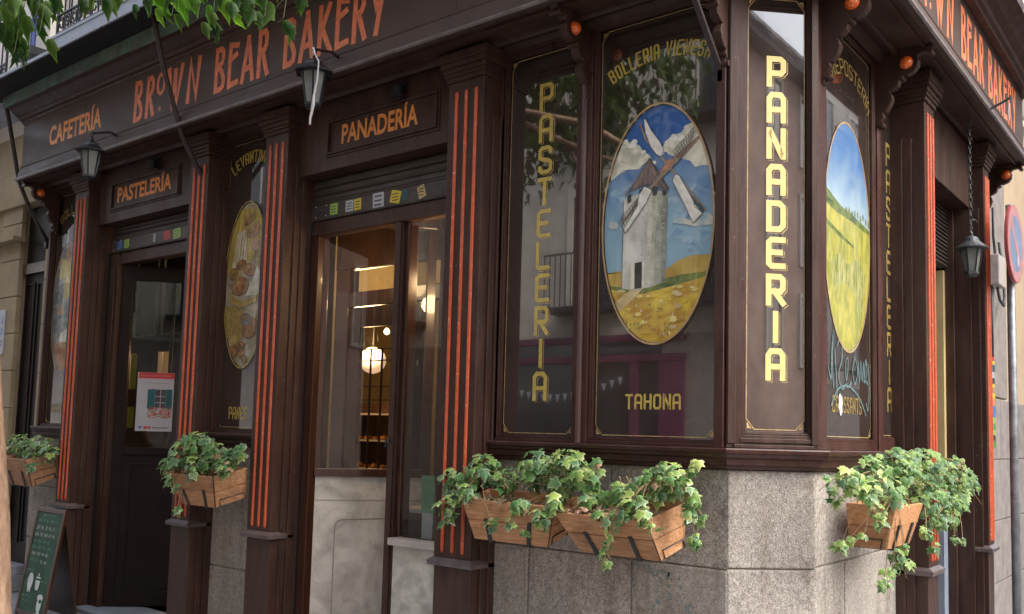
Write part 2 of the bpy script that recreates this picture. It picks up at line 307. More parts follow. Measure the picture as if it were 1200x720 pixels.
    def mesh(s, name, mats, smooth=False, recalc=True):
        me = bpy.data.meshes.new(name); me.from_pydata(s.v, [], s.f)
        for m in (mats if isinstance(mats, (list, tuple)) else [mats]): me.materials.append(m)
        me.polygons.foreach_set('material_index', s.mi)
        if smooth: me.polygons.foreach_set('use_smooth', [True]*len(me.polygons))
        me.update()
        if recalc:
            bm = bmesh.new(); bm.from_mesh(me); bmesh.ops.recalc_face_normals(bm, faces=bm.faces); bm.to_mesh(me); bm.free()
        return me
    def build_each(s, name, mats, parent=None, bevel=0., nv=8):
        r = []
        for i in range(0, len(s.v), nv):
            m = MB(); m.add(s.v[i:i+nv], [[k-i for k in f] for f in s.f if i <= f[0] < i+nv]); r.append(m.build(name, mats, parent, bevel))
        return r
    def build(s, name, mats, parent=None, bevel=0., smooth=False, recalc=True):
        o = mk(name, s.mesh(name, mats, smooth, recalc), parent)
        if bevel:
            b = o.modifiers.new('bevel', 'BEVEL'); b.width = bevel; b.segments = 2; b.limit_method = 'ANGLE'; b.angle_limit = radians(40)
        if smooth:
            pass
        return o
def relocate(o, loc):      # give a top-level mesh its origin at its base
    o.data.transform(Matrix.Translation(-Vector(loc))); o.location = loc
# wall path of the cornice and sill: A from x0, chamfer, E to y1; outward offsets per side
def path_pts(d, x0, y1, ka=1., kc=.97, ke=.87):
    da, dc, de = d*ka, d*kc, d*ke
    # A: y=WY-da ; C: through FC.o + ed*dc dir es ; E: x=WX+de
    c0 = Vector(FC.p(0, dc, 0))
    t = ((WY-da)-c0.y)/q; pa = (c0.x+q*t, WY-da)
    t2 = ((WX+de)-c0.x)/q; pc = (WX+de, c0.y+q*t2)
    r = [(x0, WY-da)] if x0 is not None else []
    r += [pa, pc]
    if y1 is not None: r.append((WX+de, y1))
    return r
def sweep(mb, prof, x0, y1, **k):
    n = len(prof); cols = [[(x, y, z) for x, y in path_pts(d, x0, y1, **k)] for d, z in prof]
    m = len(cols[0]); b = len(mb.v)
    for c in cols: mb.v += c
    for i in range(n):
        j = (i+1) % n
        for kx in range(m-1): mb.f.append([b+i*m+kx, b+i*m+kx+1, b+j*m+kx+1, b+j*m+kx]); mb.mi.append(mb.cur)
    mb.f.append([b+i*m for i in range(n)]); mb.mi.append(mb.cur); mb.f.append([b+i*m+m-1 for i in range(n)][::-1]); mb.mi.append(mb.cur)
    return mb
# ------------------------------------------------------------------ painted lettering
G = {
'P': (1, [[(0, 0), (0, 1), (.8, 1), (1, .9), (1, .54), (.8, .44)], [(.8, .44), (0, .44)]]),
'A': (1, [[(0, 0), (0, .85), (.2, 1), (.8, 1), (1, .85), (1, 0)], [(0, .42), (1, .42)]]),
'S': (1, [[(1, .82), (1, .9), (.8, 1), (.2, 1), (0, .9), (0, .62), (.2, .54), (.8, .46), (1, .38), (1, .1), (.8, 0), (.2, 0), (0, .1), (0, .18)]]),
'T': (1, [[(0, 1), (1, 1)], [(.5, .97), (.5, 0)]]),
'E': (1, [[(1, 1), (.2, 1), (0, .9), (0, .1), (.2, 0), (1, 0)], [(0, .52), (.8, .52)]]),
'L': (1, [[(0, 1), (0, .1), (.12, 0), (1, 0)]]),
'R': (1, [[(0, 0), (0, 1), (.8, 1), (1, .9), (1, .54), (.8, .44)], [(.8, .44), (0, .44)], [(.42, .44), (1, 0)]]),
'I': (.25, [[(.5, 0), (.5, 1)]]),
'N': (1, [[(0, 0), (0, 1), (.06, 1), (.94, 0), (1, 0), (1, 1)]]),
'D': (1, [[(0, 0), (0, 1), (.75, 1), (1, .86), (1, .14), (.75, 0), (0, 0)]]),
'O': (1, [[(.2, 1), (.8, 1), (1, .86), (1, .14), (.8, 0), (.2, 0), (0, .14), (0, .86), (.2, 1)]]),
'H': (1, [[(0, 0), (0, 1)], [(1, 0), (1, 1)], [(0, .5), (1, .5)]]),
'B': (1, [[(0, 0), (0, 1), (.75, 1), (.95, .88), (.95, .62), (.75, .52), (1, .40), (1, .12), (.8, 0), (0, 0)], [(0, .52), (.75, .52)]]),
'V': (1, [[(0, 1), (.5, 0), (1, 1)]]),
'C': (1, [[(1, .8), (1, .9), (.8, 1), (.2, 1), (0, .88), (0, .12), (.2, 0), (.8, 0), (1, .1), (1, .2)]]),
'U': (1, [[(0, 1), (0, .12), (.2, 0), (.8, 0), (1, .12), (1, 1)]]),
' ': (.6, []),
'~': (1, [[(0, 0), (0, 1), (.06, 1), (.94, 0), (1, 0), (1, 1)], [(.2, 1.22), (.8, 1.22)]]),
}
# tall art-nouveau capitals for the name board
GB = {
'B': (.82, [[(.06, 0), (.12, 1)], [(.12, 1), (.62, 1), (.86, .92), (.86, .76), (.7, .64), (.3, .60)], [(.3, .60), (.75, .42), (1, .22), (.92, .06), (.6, 0), (.06, 0)]]),
'R': (.80, [[(.04, 0), (.12, 1)], [(.12, 1), (.66, 1), (.88, .90), (.86, .70), (.66, .58), (.2, .52)], [(.42, .54), (1, 0)]]),
'W': (1.25, [[(0, 1), (.30, 0), (.50, .92)], [(.50, .92), (.64, 0), (1, 1)]]),
'N': (.86, [[(0, 0), (.16, 1), (.78, .04), (1, 1)]]),
'E': (.76, [[(1, .94), (.1, 1), (.04, .5), (.02, 0), (1, .04)], [(.08, .62), (.85, .72)]]),
'A': (.92, [[(0, 0), (.52, 1)], [(.52, 1), (1, 0)], [(.16, .26), (.86, .30)]]),
'K': (.86, [[(.02, 0), (.10, 1)], [(.86, 1), (.14, .40)], [(.28, .52), (1, 0)]]),
'Y': (.80, [[(0, 1), (.45, .50)], [(1, 1), (.40, 0)]]),
}
LAYER = [0]
def glyph(mb, fr, ch, a, z, wd, ht, st, d, font=G, shear=0.):
    wf, strokes = font[ch]; iw, ih = wd-st, ht-st
    for k, poly in enumerate(strokes):
        pts = [(a+st/2+x*iw+shear*(y*ih), z+st/2+y*ih) for x, y in poly]
        # square ends
        P0, P1 = Vector(pts[0]), Vector(pts[1]); e0 = P0+(P0-P1).normalized()*st/2
        Q0, Q1 = Vector(pts[-1]), Vector(pts[-2]); e1 = Q0+(Q0-Q1).normalized()*st/2
        closed = (Vector(pts[0])-Vector(pts[-1])).length < 1e-6
        if closed: mb.strip(fr, pts[:-1], st, d+.00025*k, closed=True)
        else: mb.strip(fr, [tuple(e0)]+pts[1:-1]+[tuple(e1)], st, d+.00025*k)
class Warp:       # lettering on an arc: a->angle
    def __init__(s, fr, ca, cz, ra, rz, a0): s.fr = fr; s.c = (ca, cz, ra, rz); s.a0 = a0
    def p(s, a, d, z):
        ca, cz, ra, rz = s.c; th = pi/2 - (a)/ra; k = (1+z/ra)
        return s.fr.p(ca + ra*k*cos(th), d, cz + rz*k*sin(th))
def word(mb, fr, txt, a, z, w, h, st, gap, d, font=G, smat=None):
    for ch in txt:
        wf = font[ch][0]; glyph(mb, fr, ch, a, z, w*wf if wf > .3 else st*1.0, h, st, d, font)
        a += (w*wf if wf > .3 else st)+gap
    return a
rnd = random.uniform
FONT = None
def textmesh(txt, fr, a, z, height, width, d, name, material, parent, bold=.02):
    """built-in sans lettering laid on the wall, scaled to a given width"""
    cu = bpy.data.curves.new('t', 'FONT'); cu.body = txt; cu.offset = bold; cu.resolution_u = 3
    ob = bpy.data.objects.new('t', cu); COL.objects.link(ob)
    dg = bpy.context.evaluated_depsgraph_get(); me = bpy.data.meshes.new_from_object(ob.evaluated_get(dg))
    COL.objects.unlink(ob); bpy.data.objects.remove(ob)
    xs = [v.co.x for v in me.vertices]; ys = [v.co.y for v in me.vertices]
    x0, x1, y0, y1 = min(xs), max(xs), min(ys), max(ys)
    kx = width/(x1-x0); ky = height/(y1-y0)
    for v in me.vertices:
        v.co = fr.p(a+(v.co.x-x0)*kx, d, z+(v.co.y-y0)*ky)
    me.materials.clear(); me.materials.append(material)
    return mk(name, me, parent)
WM={'cloudL': [(-2.829, 3.083), (-2.853, 3.207), (-2.765, 3.288), (-2.745, 3.302), (-2.69, 3.29), (-2.637, 3.259), (-2.613, 3.22), (-2.576, 3.196), (-2.56, 3.176), (-2.608, 3.149), (-2.641, 3.122), (-2.721, 3.132), (-2.775, 3.111), (-2.813, 3.087)], 'cloudR': [(-2.489, 3.215), (-2.474, 3.253), (-2.43, 3.28), (-2.374, 3.286), (-2.337, 3.325), (-2.288, 3.338), (-2.215, 3.301), (-2.143, 3.165), (-2.142, 3.071), (-2.189, 3.068), (-2.237, 3.081), (-2.285, 3.078), (-2.316, 3.117), (-2.384, 3.146), (-2.447, 3.174)], 'cloud3': [(-2.417, 2.782), (-2.411, 2.804), (-2.355, 2.805), (-2.318, 2.786), (-2.258, 2.806), (-2.21, 2.822), (-2.186, 2.797), (-2.139, 2.769), (-2.151, 2.749), (-2.209, 2.745), (-2.281, 2.748), (-2.342, 2.767)], 'cloud4': [(-2.838, 2.822), (-2.824, 2.842), (-2.783, 2.83), (-2.769, 2.808), (-2.782, 2.786), (-2.823, 2.799)], 'roof': [(-2.727, 2.967), (-2.569, 3.174), (-2.442, 2.978), (-2.457, 2.962), (-2.508, 2.997), (-2.573, 3.023), (-2.652, 3.015), (-2.705, 2.994)], 'roofdark': [(-2.569, 3.174), (-2.51, 3.092), (-2.442, 2.978), (-2.457, 2.962), (-2.485, 2.985), (-2.522, 3.071)], 'win1': [(-2.711, 2.977), (-2.685, 2.985), (-2.684, 2.938), (-2.71, 2.93)], 'win2': [(-2.634, 2.997), (-2.606, 3.008), (-2.605, 2.981), (-2.633, 2.974)], 'win3': [(-2.547, 2.999), (-2.517, 2.998), (-2.517, 2.955), (-2.544, 2.953)], 'win4': [(-2.485, 2.975), (-2.46, 2.967), (-2.459, 2.946), (-2.482, 2.947)], 'sailUL': [(-2.609, 3.411), (-2.593, 3.4), (-2.563, 3.339), (-2.5, 3.252), (-2.478, 3.208), (-2.493, 3.168), (-2.524, 3.187), (-2.561, 3.237), (-2.598, 3.328)], 'sailLL': [(-2.597, 3.015), (-2.549, 2.985), (-2.585, 2.918), (-2.72, 2.758), (-2.73, 2.785), (-2.643, 2.903), (-2.631, 2.971)], 'sailLR': [(-2.402, 3.054), (-2.377, 3.042), (-2.345, 2.986), (-2.283, 2.876), (-2.234, 2.814), (-2.29, 2.764), (-2.331, 2.849), (-2.42, 3.02)], 'beam1': [(-2.639, 3.383), (-2.63, 3.386), (-2.591, 3.298), (-2.447, 3.122), (-2.21, 2.828), (-2.22, 2.823), (-2.459, 3.116), (-2.601, 3.288)], 'beam2': [(-2.257, 3.253), (-2.248, 3.245), (-2.378, 3.133), (-2.553, 2.995), (-2.745, 2.817), (-2.753, 2.826), (-2.563, 3.005), (-2.419, 3.152)], 'hub': [(-2.487, 3.097), (-2.453, 3.14), (-2.432, 3.146), (-2.412, 3.131), (-2.419, 3.111), (-2.471, 3.083), (-2.51, 3.078)], 'latUR': [(-2.42, 3.186), (-2.391, 3.215), (-2.294, 3.299), (-2.281, 3.274), (-2.299, 3.238), (-2.38, 3.134)], 'latLL': [(-2.763, 2.836), (-2.644, 2.95), (-2.65, 2.921), (-2.725, 2.761)], 'latLR': [(-2.295, 2.912), (-2.225, 2.835), (-2.234, 2.814), (-2.282, 2.854)]}
IV={'p0': [(-9.815, 4.14, 1.23, 0.122), (-9.526, 4.14, 1.351, 0.119), (-9.207, 4.14, 1.327, 0.133), (-8.972, 4.14, 1.302, 0.082), (-9.727, 4.14, 1.405, 0.069), (-9.128, 4.14, 1.396, 0.066), (-9.836, 4.14, 1.117, 0.061), (-9.031, 4.0, 1.178, 0.049)], 'p1': [(-6.752, 4.08, 1.274, 0.082), (-6.589, 4.08, 1.368, 0.122), (-6.347, 4.08, 1.443, 0.12), (-6.147, 4.08, 1.383, 0.104), (-5.945, 4.08, 1.352, 0.077), (-5.822, 4.08, 1.42, 0.057), (-6.461, 3.95, 1.136, 0.033), (-6.423, 3.96, 0.956, 0.039), (-6.507, 4.08, 1.505, 0.061), (-6.551, 3.95, 1.184, 0.04), (-6.319, 4.02, 1.292, 0.092), (-5.939, 4.02, 1.308, 0.064)], 'p2': [(-3.737, 4.18, 1.312, 0.104), (-3.549, 4.18, 1.382, 0.102), (-3.351, 4.18, 1.342, 0.08), (-3.136, 4.18, 1.41, 0.117), (-2.928, 4.18, 1.419, 0.114), (-2.797, 4.18, 1.379, 0.084), (-2.983, 4.18, 1.303, 0.086), (-2.782, 4.18, 1.255, 0.065), (-3.163, 4.05, 1.203, 0.062), (-2.995, 4.05, 1.149, 0.061), (-3.2, 4.04, 1.115, 0.038), (-3.683, 4.05, 1.177, 0.066), (-3.714, 4.05, 1.104, 0.041), (-3.35, 4.05, 1.088, 0.034), (-3.134, 4.05, 1.064, 0.024), (-2.924, 4.06, 1.237, 0.056), (-3.554, 4.06, 1.259, 0.06), (-2.731, 4.18, 1.442, 0.037)], 'p3': [(-2.7, 4.18, 1.261, 0.046), (-2.567, 4.18, 1.314, 0.072), (-2.413, 4.18, 1.354, 0.098), (-2.303, 4.18, 1.395, 0.096), (-2.215, 4.18, 1.365, 0.061), (-2.324, 4.18, 1.446, 0.044), (-2.159, 4.18, 1.462, 0.026), (-2.136, 4.18, 1.488, 0.017), (-2.466, 4.06, 1.233, 0.057), (-2.536, 4.05, 1.176, 0.044), (-2.374, 4.05, 1.206, 0.047), (-2.559, 4.04, 1.123, 0.035), (-2.583, 4.04, 1.033, 0.026), (-2.587, 4.04, 0.968, 0.026), (-2.195, 4.2, 1.228, 0.047), (-2.1, 4.2, 1.197, 0.034), (-2.151, 4.2, 1.105, 0.039), (-2.186, 4.2, 1.293, 0.043), (-2.641, 4.05, 1.19, 0.031), (-2.31, 4.05, 1.152, 0.026), (-2.428, 4.08, 1.282, 0.052)], 'p4': [(-1.43, 4.363, 1.427, 0.064), (-1.43, 4.67, 1.462, 0.093), (-1.43, 5.073, 1.474, 0.118), (-1.43, 5.663, 1.447, 0.144), (-1.43, 6.244, 1.417, 0.129), (-1.43, 6.704, 1.363, 0.086), (-1.43, 5.399, 1.508, 0.076), (-1.43, 6.367, 1.219, 0.076), (-1.43, 4.576, 1.369, 0.058), (-1.43, 4.994, 1.355, 0.089), (-1.43, 5.567, 1.313, 0.107), (-1.43, 6.108, 1.267, 0.095), (-1.43, 5.901, 1.174, 0.066), (-1.43, 6.252, 1.14, 0.048), (-1.62, 4.643, 1.368, 0.03), (-1.62, 4.582, 1.408, 0.021), (-1.6, 4.672, 1.313, 0.026), (-1.5, 4.924, 1.279, 0.04), (-1.44, 4.823, 1.253, 0.043), (-1.44, 4.808, 1.202, 0.03), (-1.6, 4.709, 1.075, 0.035), (-1.58, 4.778, 1.106, 0.026), (-1.45, 4.597, 1.148, 0.021), (-1.44, 5.097, 1.016, 0.041), (-1.43, 5.217, 0.961, 0.041), (-1.44, 5.019, 0.934, 0.031), (-1.44, 4.886, 0.892, 0.039), (-1.42, 5.183, 1.055, 0.027), (-1.36, 5.373, 1.115, 0.037), (-1.36, 5.549, 1.032, 0.024), (-1.43, 6.484, 1.28, 0.067), (-1.43, 6.731, 1.408, 0.034), (-1.36, 6.002, 1.037, 0.026), (-1.36, 6.217, 1.016, 0.026)]}
TL=[(-4.52, 1.75, 3.373, 0.081), (-4.446, 1.75, 3.421, 0.088), (-4.281, 1.75, 3.434, 0.07), (-4.249, 1.75, 3.337, 0.047), (-4.602, 1.8, 3.596, 0.099), (-4.381, 1.8, 3.572, 0.072), (-4.381, 1.7, 3.264, 0.027), (-4.039, 1.9, 3.523, 0.039), (-3.911, 1.9, 3.486, 0.038), (-4.001, 1.9, 3.472, 0.023), (-3.824, 1.9, 3.442, 0.019), (-3.431, 1.9, 3.327, 0.039), (-3.336, 1.9, 3.272, 0.048), (-3.222, 1.9, 3.24, 0.047), (-3.099, 1.9, 3.186, 0.03), (-3.291, 1.9, 3.313, 0.062), (-3.118, 1.9, 3.263, 0.047), (-3.397, 1.9, 3.253, 0.021), (-3.205, 1.9, 3.187, 0.024), (-2.975, 1.95, 3.236, 0.039), (-2.841, 1.95, 3.181, 0.045), (-2.734, 1.95, 3.138, 0.034), (-2.719, 1.95, 3.076, 0.025), (-2.835, 1.95, 3.113, 0.029), (-3.044, 1.95, 3.255, 0.03), (-2.66, 1.95, 3.149, 0.019), (-2.903, 1.95, 3.165, 0.026)]
# ================================================================== ground
def gsheet(name, x0, x1, y0, y1, z, m):
    o = MB().add([(x0, y0, z), (x1, y0, z), (x1, y1, z), (x0, y1, z)], [(0, 1, 2, 3)]).build(name, m); o['kind'] = 'structure'; return o
gsheet('road', -60, 60, -60, 60, -.30, M['asphalt'])
pv = MB(); pv.loft([(-40, 2.2, -.31), (-40, 4.5, -.31), (-1.8, 4.5, -.31), (-1.8, 40, -.31), (1.0, 40, -.31), (1.0, 3.2, -.31), (0, 2.2, -.31)],
                   [(-40, 2.2, -.17), (-40, 4.5, -.17), (-1.8, 4.5, -.17), (-1.8, 40, -.17), (1.0, 40, -.17), (1.0, 3.2, -.17), (0, 2.2, -.17)])
pave = pv.build('pavement', M['pave'], bevel=.02); pave['kind'] = 'structure'
# ================================================================== the bakery building
shop = thing('shop_building', 'dark brown timber bakery shopfront wrapping the granite street corner', 'shop', (-2.0, 4.6, -.17))
shop_inv = Matrix.Translation(-Vector(shop.location))
def fix_children():
    # parts were modelled in world coordinates: keep them there under their thing
    for o in list(bpy.data.objects):
        if o.parent and o.parent.type == 'EMPTY' and not o.get('_local'):
            o.matrix_parent_inverse = Matrix.Translation(-o.parent.location)
BR, BRR, BAND = M['brown'], M['brown_red'], M['brown_band']
# ---- masonry core
core = MB()
for a0, a1 in ((-9.86, -8.70), (-6.88, -5.63), (-3.90, -2.10)): core.box(FA, a0, a1, -.34, -.10, -.17, 3.52)
core.box(FA, -9.86, -2.06, -.34, -.10, 3.52, 4.9)
core.box(FE, 4.80, 6.34, -.34, -.10, -.17, 3.52); core.box(FE, 7.95, 8.95, -.34, -.10, -.17, 3.52); core.box(FE, 4.80, 8.95, -.34, -.10, 3.52, 4.9)
core.box(FC, -.02, CE+.02, -.30, -.10, -.17, 4.9)
core.build_each('masonry_wall', M['black_gap'], shop)
upw = MB(); upw.box(FA, -9.86, -1.80, -.4, -.02, 4.9, 13.); upw.box(FE, 4.5, 8.95, -.4, -.02, 4.9, 13.)
upw.box(WD, -9.86, -1.8, 4.42, 12, 12.9, 13.); upw.box(WD, -9.86, -9.70, 4.8, 12, 4.9, 12.9)
upw.build('upper_wall', M['cream_wall'], shop)
# ---- interior rooms
rm = MB(); rm.box(WD, -11.7, -2.2, 4.75, 10, -.25, -.13); rm.build('interior_floor', M['dark_wood'], shop)
rm = MB(); rm.box(WD, -11.7, -2.2, 4.75, 10, 3.58, 3.68); rm.build('interior_ceiling', M['dark_wood'], shop)
rm = MB(); rm.box(WD, -11.8, -11.7, 4.95, 10, -.13, 3.6); rm.box(WD, -11.8, -1.9, 9.9, 10.0, -.13, 3.6)
rm.build_each('interior_wall', M['warm_wall'], shop)
# ---- granite plinth, block by block
def block(fr, a0, a1, z0, z1, d1=.0, m=None):
    d1 += random.uniform(-.003, .003)
    MB().box(fr, a0+.003, a1-.003, -.095, d1, z0+.003, z1-.003).build('granite_block', m or M['granite'], shop, bevel=.009)
mo = MB(); mo.box(FA, -3.64, -2.08, -.099, -.012, -.17, 1.44); mo.box(FE, 4.74, 6.16, -.099, -.012, -.17, 1.44); mo.box(FC, .01, CE-.01, -.099, -.012, -.17, 1.44)
mo.box(FA, -6.64, -5.88, -.099, -.012, -.17, 1.44); mo.box(FA, -9.9, -8.95, -.099, -.012, -.17, 1.44); mo.build_each('mortar', M['grout'], shop)
for z0, z1, cuts in ((-.17, .40, (-3.63, -2.9, -2.07)), (.40, .93, (-3.63, -3.353, -2.64, -2.07)), (.93, 1.445, (-3.63, -2.783, -2.07))):
    for i in range(len(cuts)-1): block(FA, cuts[i], cuts[i+1], z0, z1)
for z0, z1 in ((-.17, .40), (.40, .938), (.938, 1.445)):
    block(FC, -.002, CE+.004, z0, z1, .004, M['granite_pale'])
for z0, z1, cuts in ((-.17, .40, (4.735, 5.6, 6.16)), (.40, .945, (4.735, 5.19, 6.16)), (.945, 1.445, (4.735, 5.75, 6.16))):
    for i in range(len(cuts)-1): block(FE, cuts[i], cuts[i+1], z0, z1, 0, M['granite_pale'])
for z0, z1, cuts in ((-.17, .47, (-6.65, -6.1, -5.87)), (.47, 1.445, (-6.65, -5.87))):
    for i in range(len(cuts)-1): block(FA, cuts[i], cuts[i+1], z0, z1)
for z0, z1 in ((-.17, .40), (.40, .93), (.93, 1.445)): block(FA, -9.93, -8.93, z0, z1)
# cream jamb blocks left of the shopfront
for z0, z1 in ((1.45, 2.1), (2.1, 2.62), (2.62, 3.10), (3.10, 3.52)): MB().box(FA, -9.935, -9.783, -.095, .0, z0+.003, z1-.003).build('cream_jamb_block', M['cream'], shop, bevel=.006)
# paint splashes sprayed on the granite
sp = MB()
for (a, z, w_, h) in ((-2.60, .90, .05, .03), (-2.52, .88, .04, .05), (-2.45, .86, .06, .06), (-2.40, .80, .02, .10), (-2.34, .76, .02, .12), (-2.28, .70, .03, .05), (-2.47, .74, .015, .08), (-2.62, .80, .012, .08), (-2.36, .62, .02, .06), (-2.5, .66, .01, .06)):
    pts = [(a+w_*cos(t*2*pi/11)*random.uniform(.5, 1.2), z+h*sin(t*2*pi/11)*random.uniform(.5, 1.2)) for t in range(11)]
    sp.flat(FA, pts, .0025)
m = M['teal_spray']; t = m.node_tree; o_ = t.nodes['Material Output']; b_ = t.nodes['Principled BSDF']
tc = t.nodes.new('ShaderNodeTexCoord'); nn_, rr_ = noise_mix(t, tc.outputs['Object'], 45, 6, .50, .60, (0, 0, 0), (1, 1, 1)); tr_ = t.nodes.new('ShaderNodeBsdfTransparent'); mx_ = t.nodes.new('ShaderNodeMixShader')
t.links.new(rr_.outputs[0], mx_.inputs[0]); t.links.new(tr_.outputs[0], mx_.inputs[1]); t.links.new(b_.outputs[0], mx_.inputs[2]); t.links.new(mx_.outputs[0], o_.inputs[0])
sp.build('spray_paint_mark', M['teal_spray'], shop, recalc=False)
# ---- pilasters
def pilaster(fr, a0, a1, side=1, z0=-.17, mt=None):
    mb = MB(); w_ = a1-a0
    mb.box(fr, a0, a1, -.10, .19, z0, .775)                         # pedestal
    mb.box(fr, a0, a1, -.10, .195, .83, 3.84)                        # shaft
    e0, e1 = (a1, a1+.03) if side > 0 else (a0-.03, a0)
    mb.box(fr, e0, e1, -.10, .06, z0, 3.6)
    e0, e1 = (a1, a1+.016) if side > 0 else (a0-.016, a0)
    mb.box(fr, e0, e1, .06, .115, z0, 3.6)
    if w_ > .1:
        mb.box(fr, a0+.004, a1-.004, .10, .197, z0, .04)
    p = mb.build('pilaster', mt or BR, shop, bevel=.004)
    lg = MB(); lg.loft([fr.p(a0-.03, .0, .778), fr.p(a1+.03, .0, .778), fr.p(a1+.03, .222, .778), fr.p(a0-.03, .222, .778)],
                       [fr.p(a0-.03, .0, .806), fr.p(a1+.03, .0, .806), fr.p(a1+.03, .230, .806), fr.p(a0-.03, .230, .806)])
    lg.loft([fr.p(a0-.03, .0, .8065), fr.p(a1+.03, .0, .8065), fr.p(a1+.03, .228, .8065), fr.p(a0-.03, .228, .8065)],
            [fr.p(a0-.003, .0, .829), fr.p(a1+.003, .0, .829), fr.p(a1+.003, .198, .829), fr.p(a0-.003, .198, .829)])
    lg.build('pedestal_ledge', M['ledge'], p, bevel=.003)
    cp = MB(); z = 3.842
    for dz, o in ((.03, .012), (.025, .022), (.03, .03), (.035, .045), (.06, .055)):
        cp.box(fr, a0-o, a1+o, -.05, .195+o, z, z+dz-.0005); z += dz
    cp.build('capital', BR, p, bevel=.004)
    for f in (.20, .475, .75):
        c = a0+w_*f+.012; r_ = .0125
        pr = [(c+r_*cos(th), .196+r_*.9*sin(th)) for th in [pi*i/6 for i in range(7)]]
        st = MB(); st.loft([fr.p(a, d, .868) for a, d in pr], [fr.p(a, d, 3.765) for a, d in pr])
        for zz, zt in ((.868, .853), (3.765, 3.78)): st.loft([fr.p(a, d, zz) for a, d in pr], [fr.p(c, .196, zt+(.0)) for a, d in pr], caps=False)
        st.build('stripe', M['orange'], p, smooth=False)
    return p
pilaster(FA, -8.93, -8.665); pilaster(FA, -6.91, -6.645); pilaster(FA, -5.875, -5.595); pilaster(FA, -3.945, -3.645)
pilaster(FE, 6.17, 6.41, -1); pilaster(FE, 7.93, 8.125, -1)
# ---- window frames (d: outward). glass plane at d = -.02
def bead(mb, fr, a0, a1, z0, z1, w_=.012, d0=.0, d1=.02):
    mb.box(fr, a0, a0+w_, d0, d1, z0, z1); mb.box(fr, a1-w_, a1, d0, d1, z0, z1)
    mb.box(fr, a0+w_, a1-w_, d0, d1, z0, z0+w_); mb.box(fr, a0+w_, a1-w_, d0, d1, z1-w_, z1)
def gold_border(fr, a0, a1, z0, z1, d, parent, m):
    c = .055; mb = MB(); w_ = .0045
    top = [(a0, z0+c), (a0+c*.8, z0), (a1-c*.8, z0), (a1, z0+c), (a1, z1-c), (a1-c*.8, z1), (a0+c*.8, z1), (a0, z1-c)]
    mb.strip(fr, top, w_, d, closed=True)
    for sa, sz, ax, az in ((1, 1, a0, z0), (-1, 1, a1, z0), (1, -1, a0, z1), (-1, -1, a1, z1)):
        mb.flat(fr, [(ax+sa*.004, az+sz*.004), (ax+sa*.030, az+sz*.004), (ax+sa*.004, az+sz*.038)], d)
    return mb.build('gold_border', m, parent, recalc=False)
SHINE = .0
def window(fr, a0, a1, z0, z1, fa0, fa1, zt, zb=1.555, glass=None, deco=True, m=None, gm=None, fd=.045):
    """frame from fa0..fa1 with an opening a0..a1 x z0..z1"""
    mb = MB()
    mb.box(fr, fa0, a0, -.095, fd, zb, zt); mb.box(fr, a1, fa1, -.095, fd, zb, zt)
    mb.box(fr, a0, a1, -.095, fd*.8, zb, z0); mb.box(fr, a0, a1, -.095, fd*.8, z1, zt)
    bead(mb, fr, a0+.0005, a1-.0005, z0+.0005, z1-.0005, .012, -.012, fd*.6)
    bead(mb, fr, a0+.0125, a1-.0125, z0+.0125, z1-.0125, .006, -.012, fd*.25)
    fo = mb.build('window_frame', m or BRR, shop, bevel=.003)
    MB().box(fr, a0-.01, a1+.01, -.030, -.018, z0-.01, z1+.01).build('glass_pane', M['pane'], fo)
    if deco: gold_border(fr, a0+.028, a1-.028, z0+.03, z1-.03, -.0165, fo, gm or M['gold_line'])
    return fo
w1 = window(FA, -3.615, -3.035, 1.575, 4.0, -3.645, -3.005, 4.043, gm=M['gold_line'])
w2 = window(FA, -2.93, -2.132, 1.575, 4.02, -2.962, -2.082, 4.043)
mu = MB(); pr = [(-3.004, .0), (-3.004, .05), (-2.996, .066), (-2.984, .073), (-2.972, .066), (-2.963, .05), (-2.963, .0)]
mu.loft([FA.p(a, d, 1.556) for a, d in pr], [FA.p(a, d, 4.043) for a, d in pr]); mu.build('mullion', BRR, shop)
wc = window(FC, .076, .448, 1.625, 4.02, -.018, CE+.008, 4.043, zb=1.556, m=BR, gm=M['gold_line'], fd=.026)
cr = MB(); cr.box(FC, .055, .452, .0215, .030, 1.585, 1.608); cr.box(FC, .02, CE-.02, .027, .036, 1.556, 1.575); cr.box(FC, -.014, .03, .0265, .034, 1.578, 4.04); cr.box(FC, CE-.034, CE+.004, .0265, .034, 1.578, 4.04)
cr.build('panel_moulding', BR, wc, bevel=.003)
wd_ = window(FE, 4.885, 5.735, 1.60, 3.99, 4.745, 5.765, 4.043, gm=M['gold_line'], fd=.008)
wd2 = window(FE, 5.89, 6.30, 1.62, 3.99, 5.86, 6.345, 4.043, gm=M['gold_line'], fd=.008)
mu = MB(); pr2 = [(5.766+(a+3.004)*2.25, d*.32) for a, d in pr]
mu.loft([FE.p(a, d, 1.556) for a, d in pr2], [FE.p(a, d, 4.043) for a, d in pr2]); mu.build('mullion', BRR, shop)
wp = window(FA, -6.67, -6.02, 1.56, 3.99, -6.72, -5.87, 4.043, zb=1.53, m=BR)
wt = window(FA, -9.74, -9.04, 1.56, 3.99, -9.78, -8.93, 4.043, zb=1.53, m=BR)
# ---- sill moulding
sp_ = [(-.09, 1.446), (.030, 1.446), (.034, 1.462), (.052, 1.470), (.055, 1.498), (.074, 1.508), (.080, 1.524), (.094, 1.530), (.097, 1.547), (.090, 1.554), (-.09, 1.555)]
sl_ = MB(); sweep(sl_, sp_, -3.644, 6.168, ke=.97, kc=.98); sl_.build('sill_moulding', BRR, shop)
for s0, s1 in ((-6.644, -5.876), (-9.80, -8.932)): MB().prof(FA, [(d, z-.012) for d, z in sp_], s0, s1).build('sill_moulding', BR, shop)
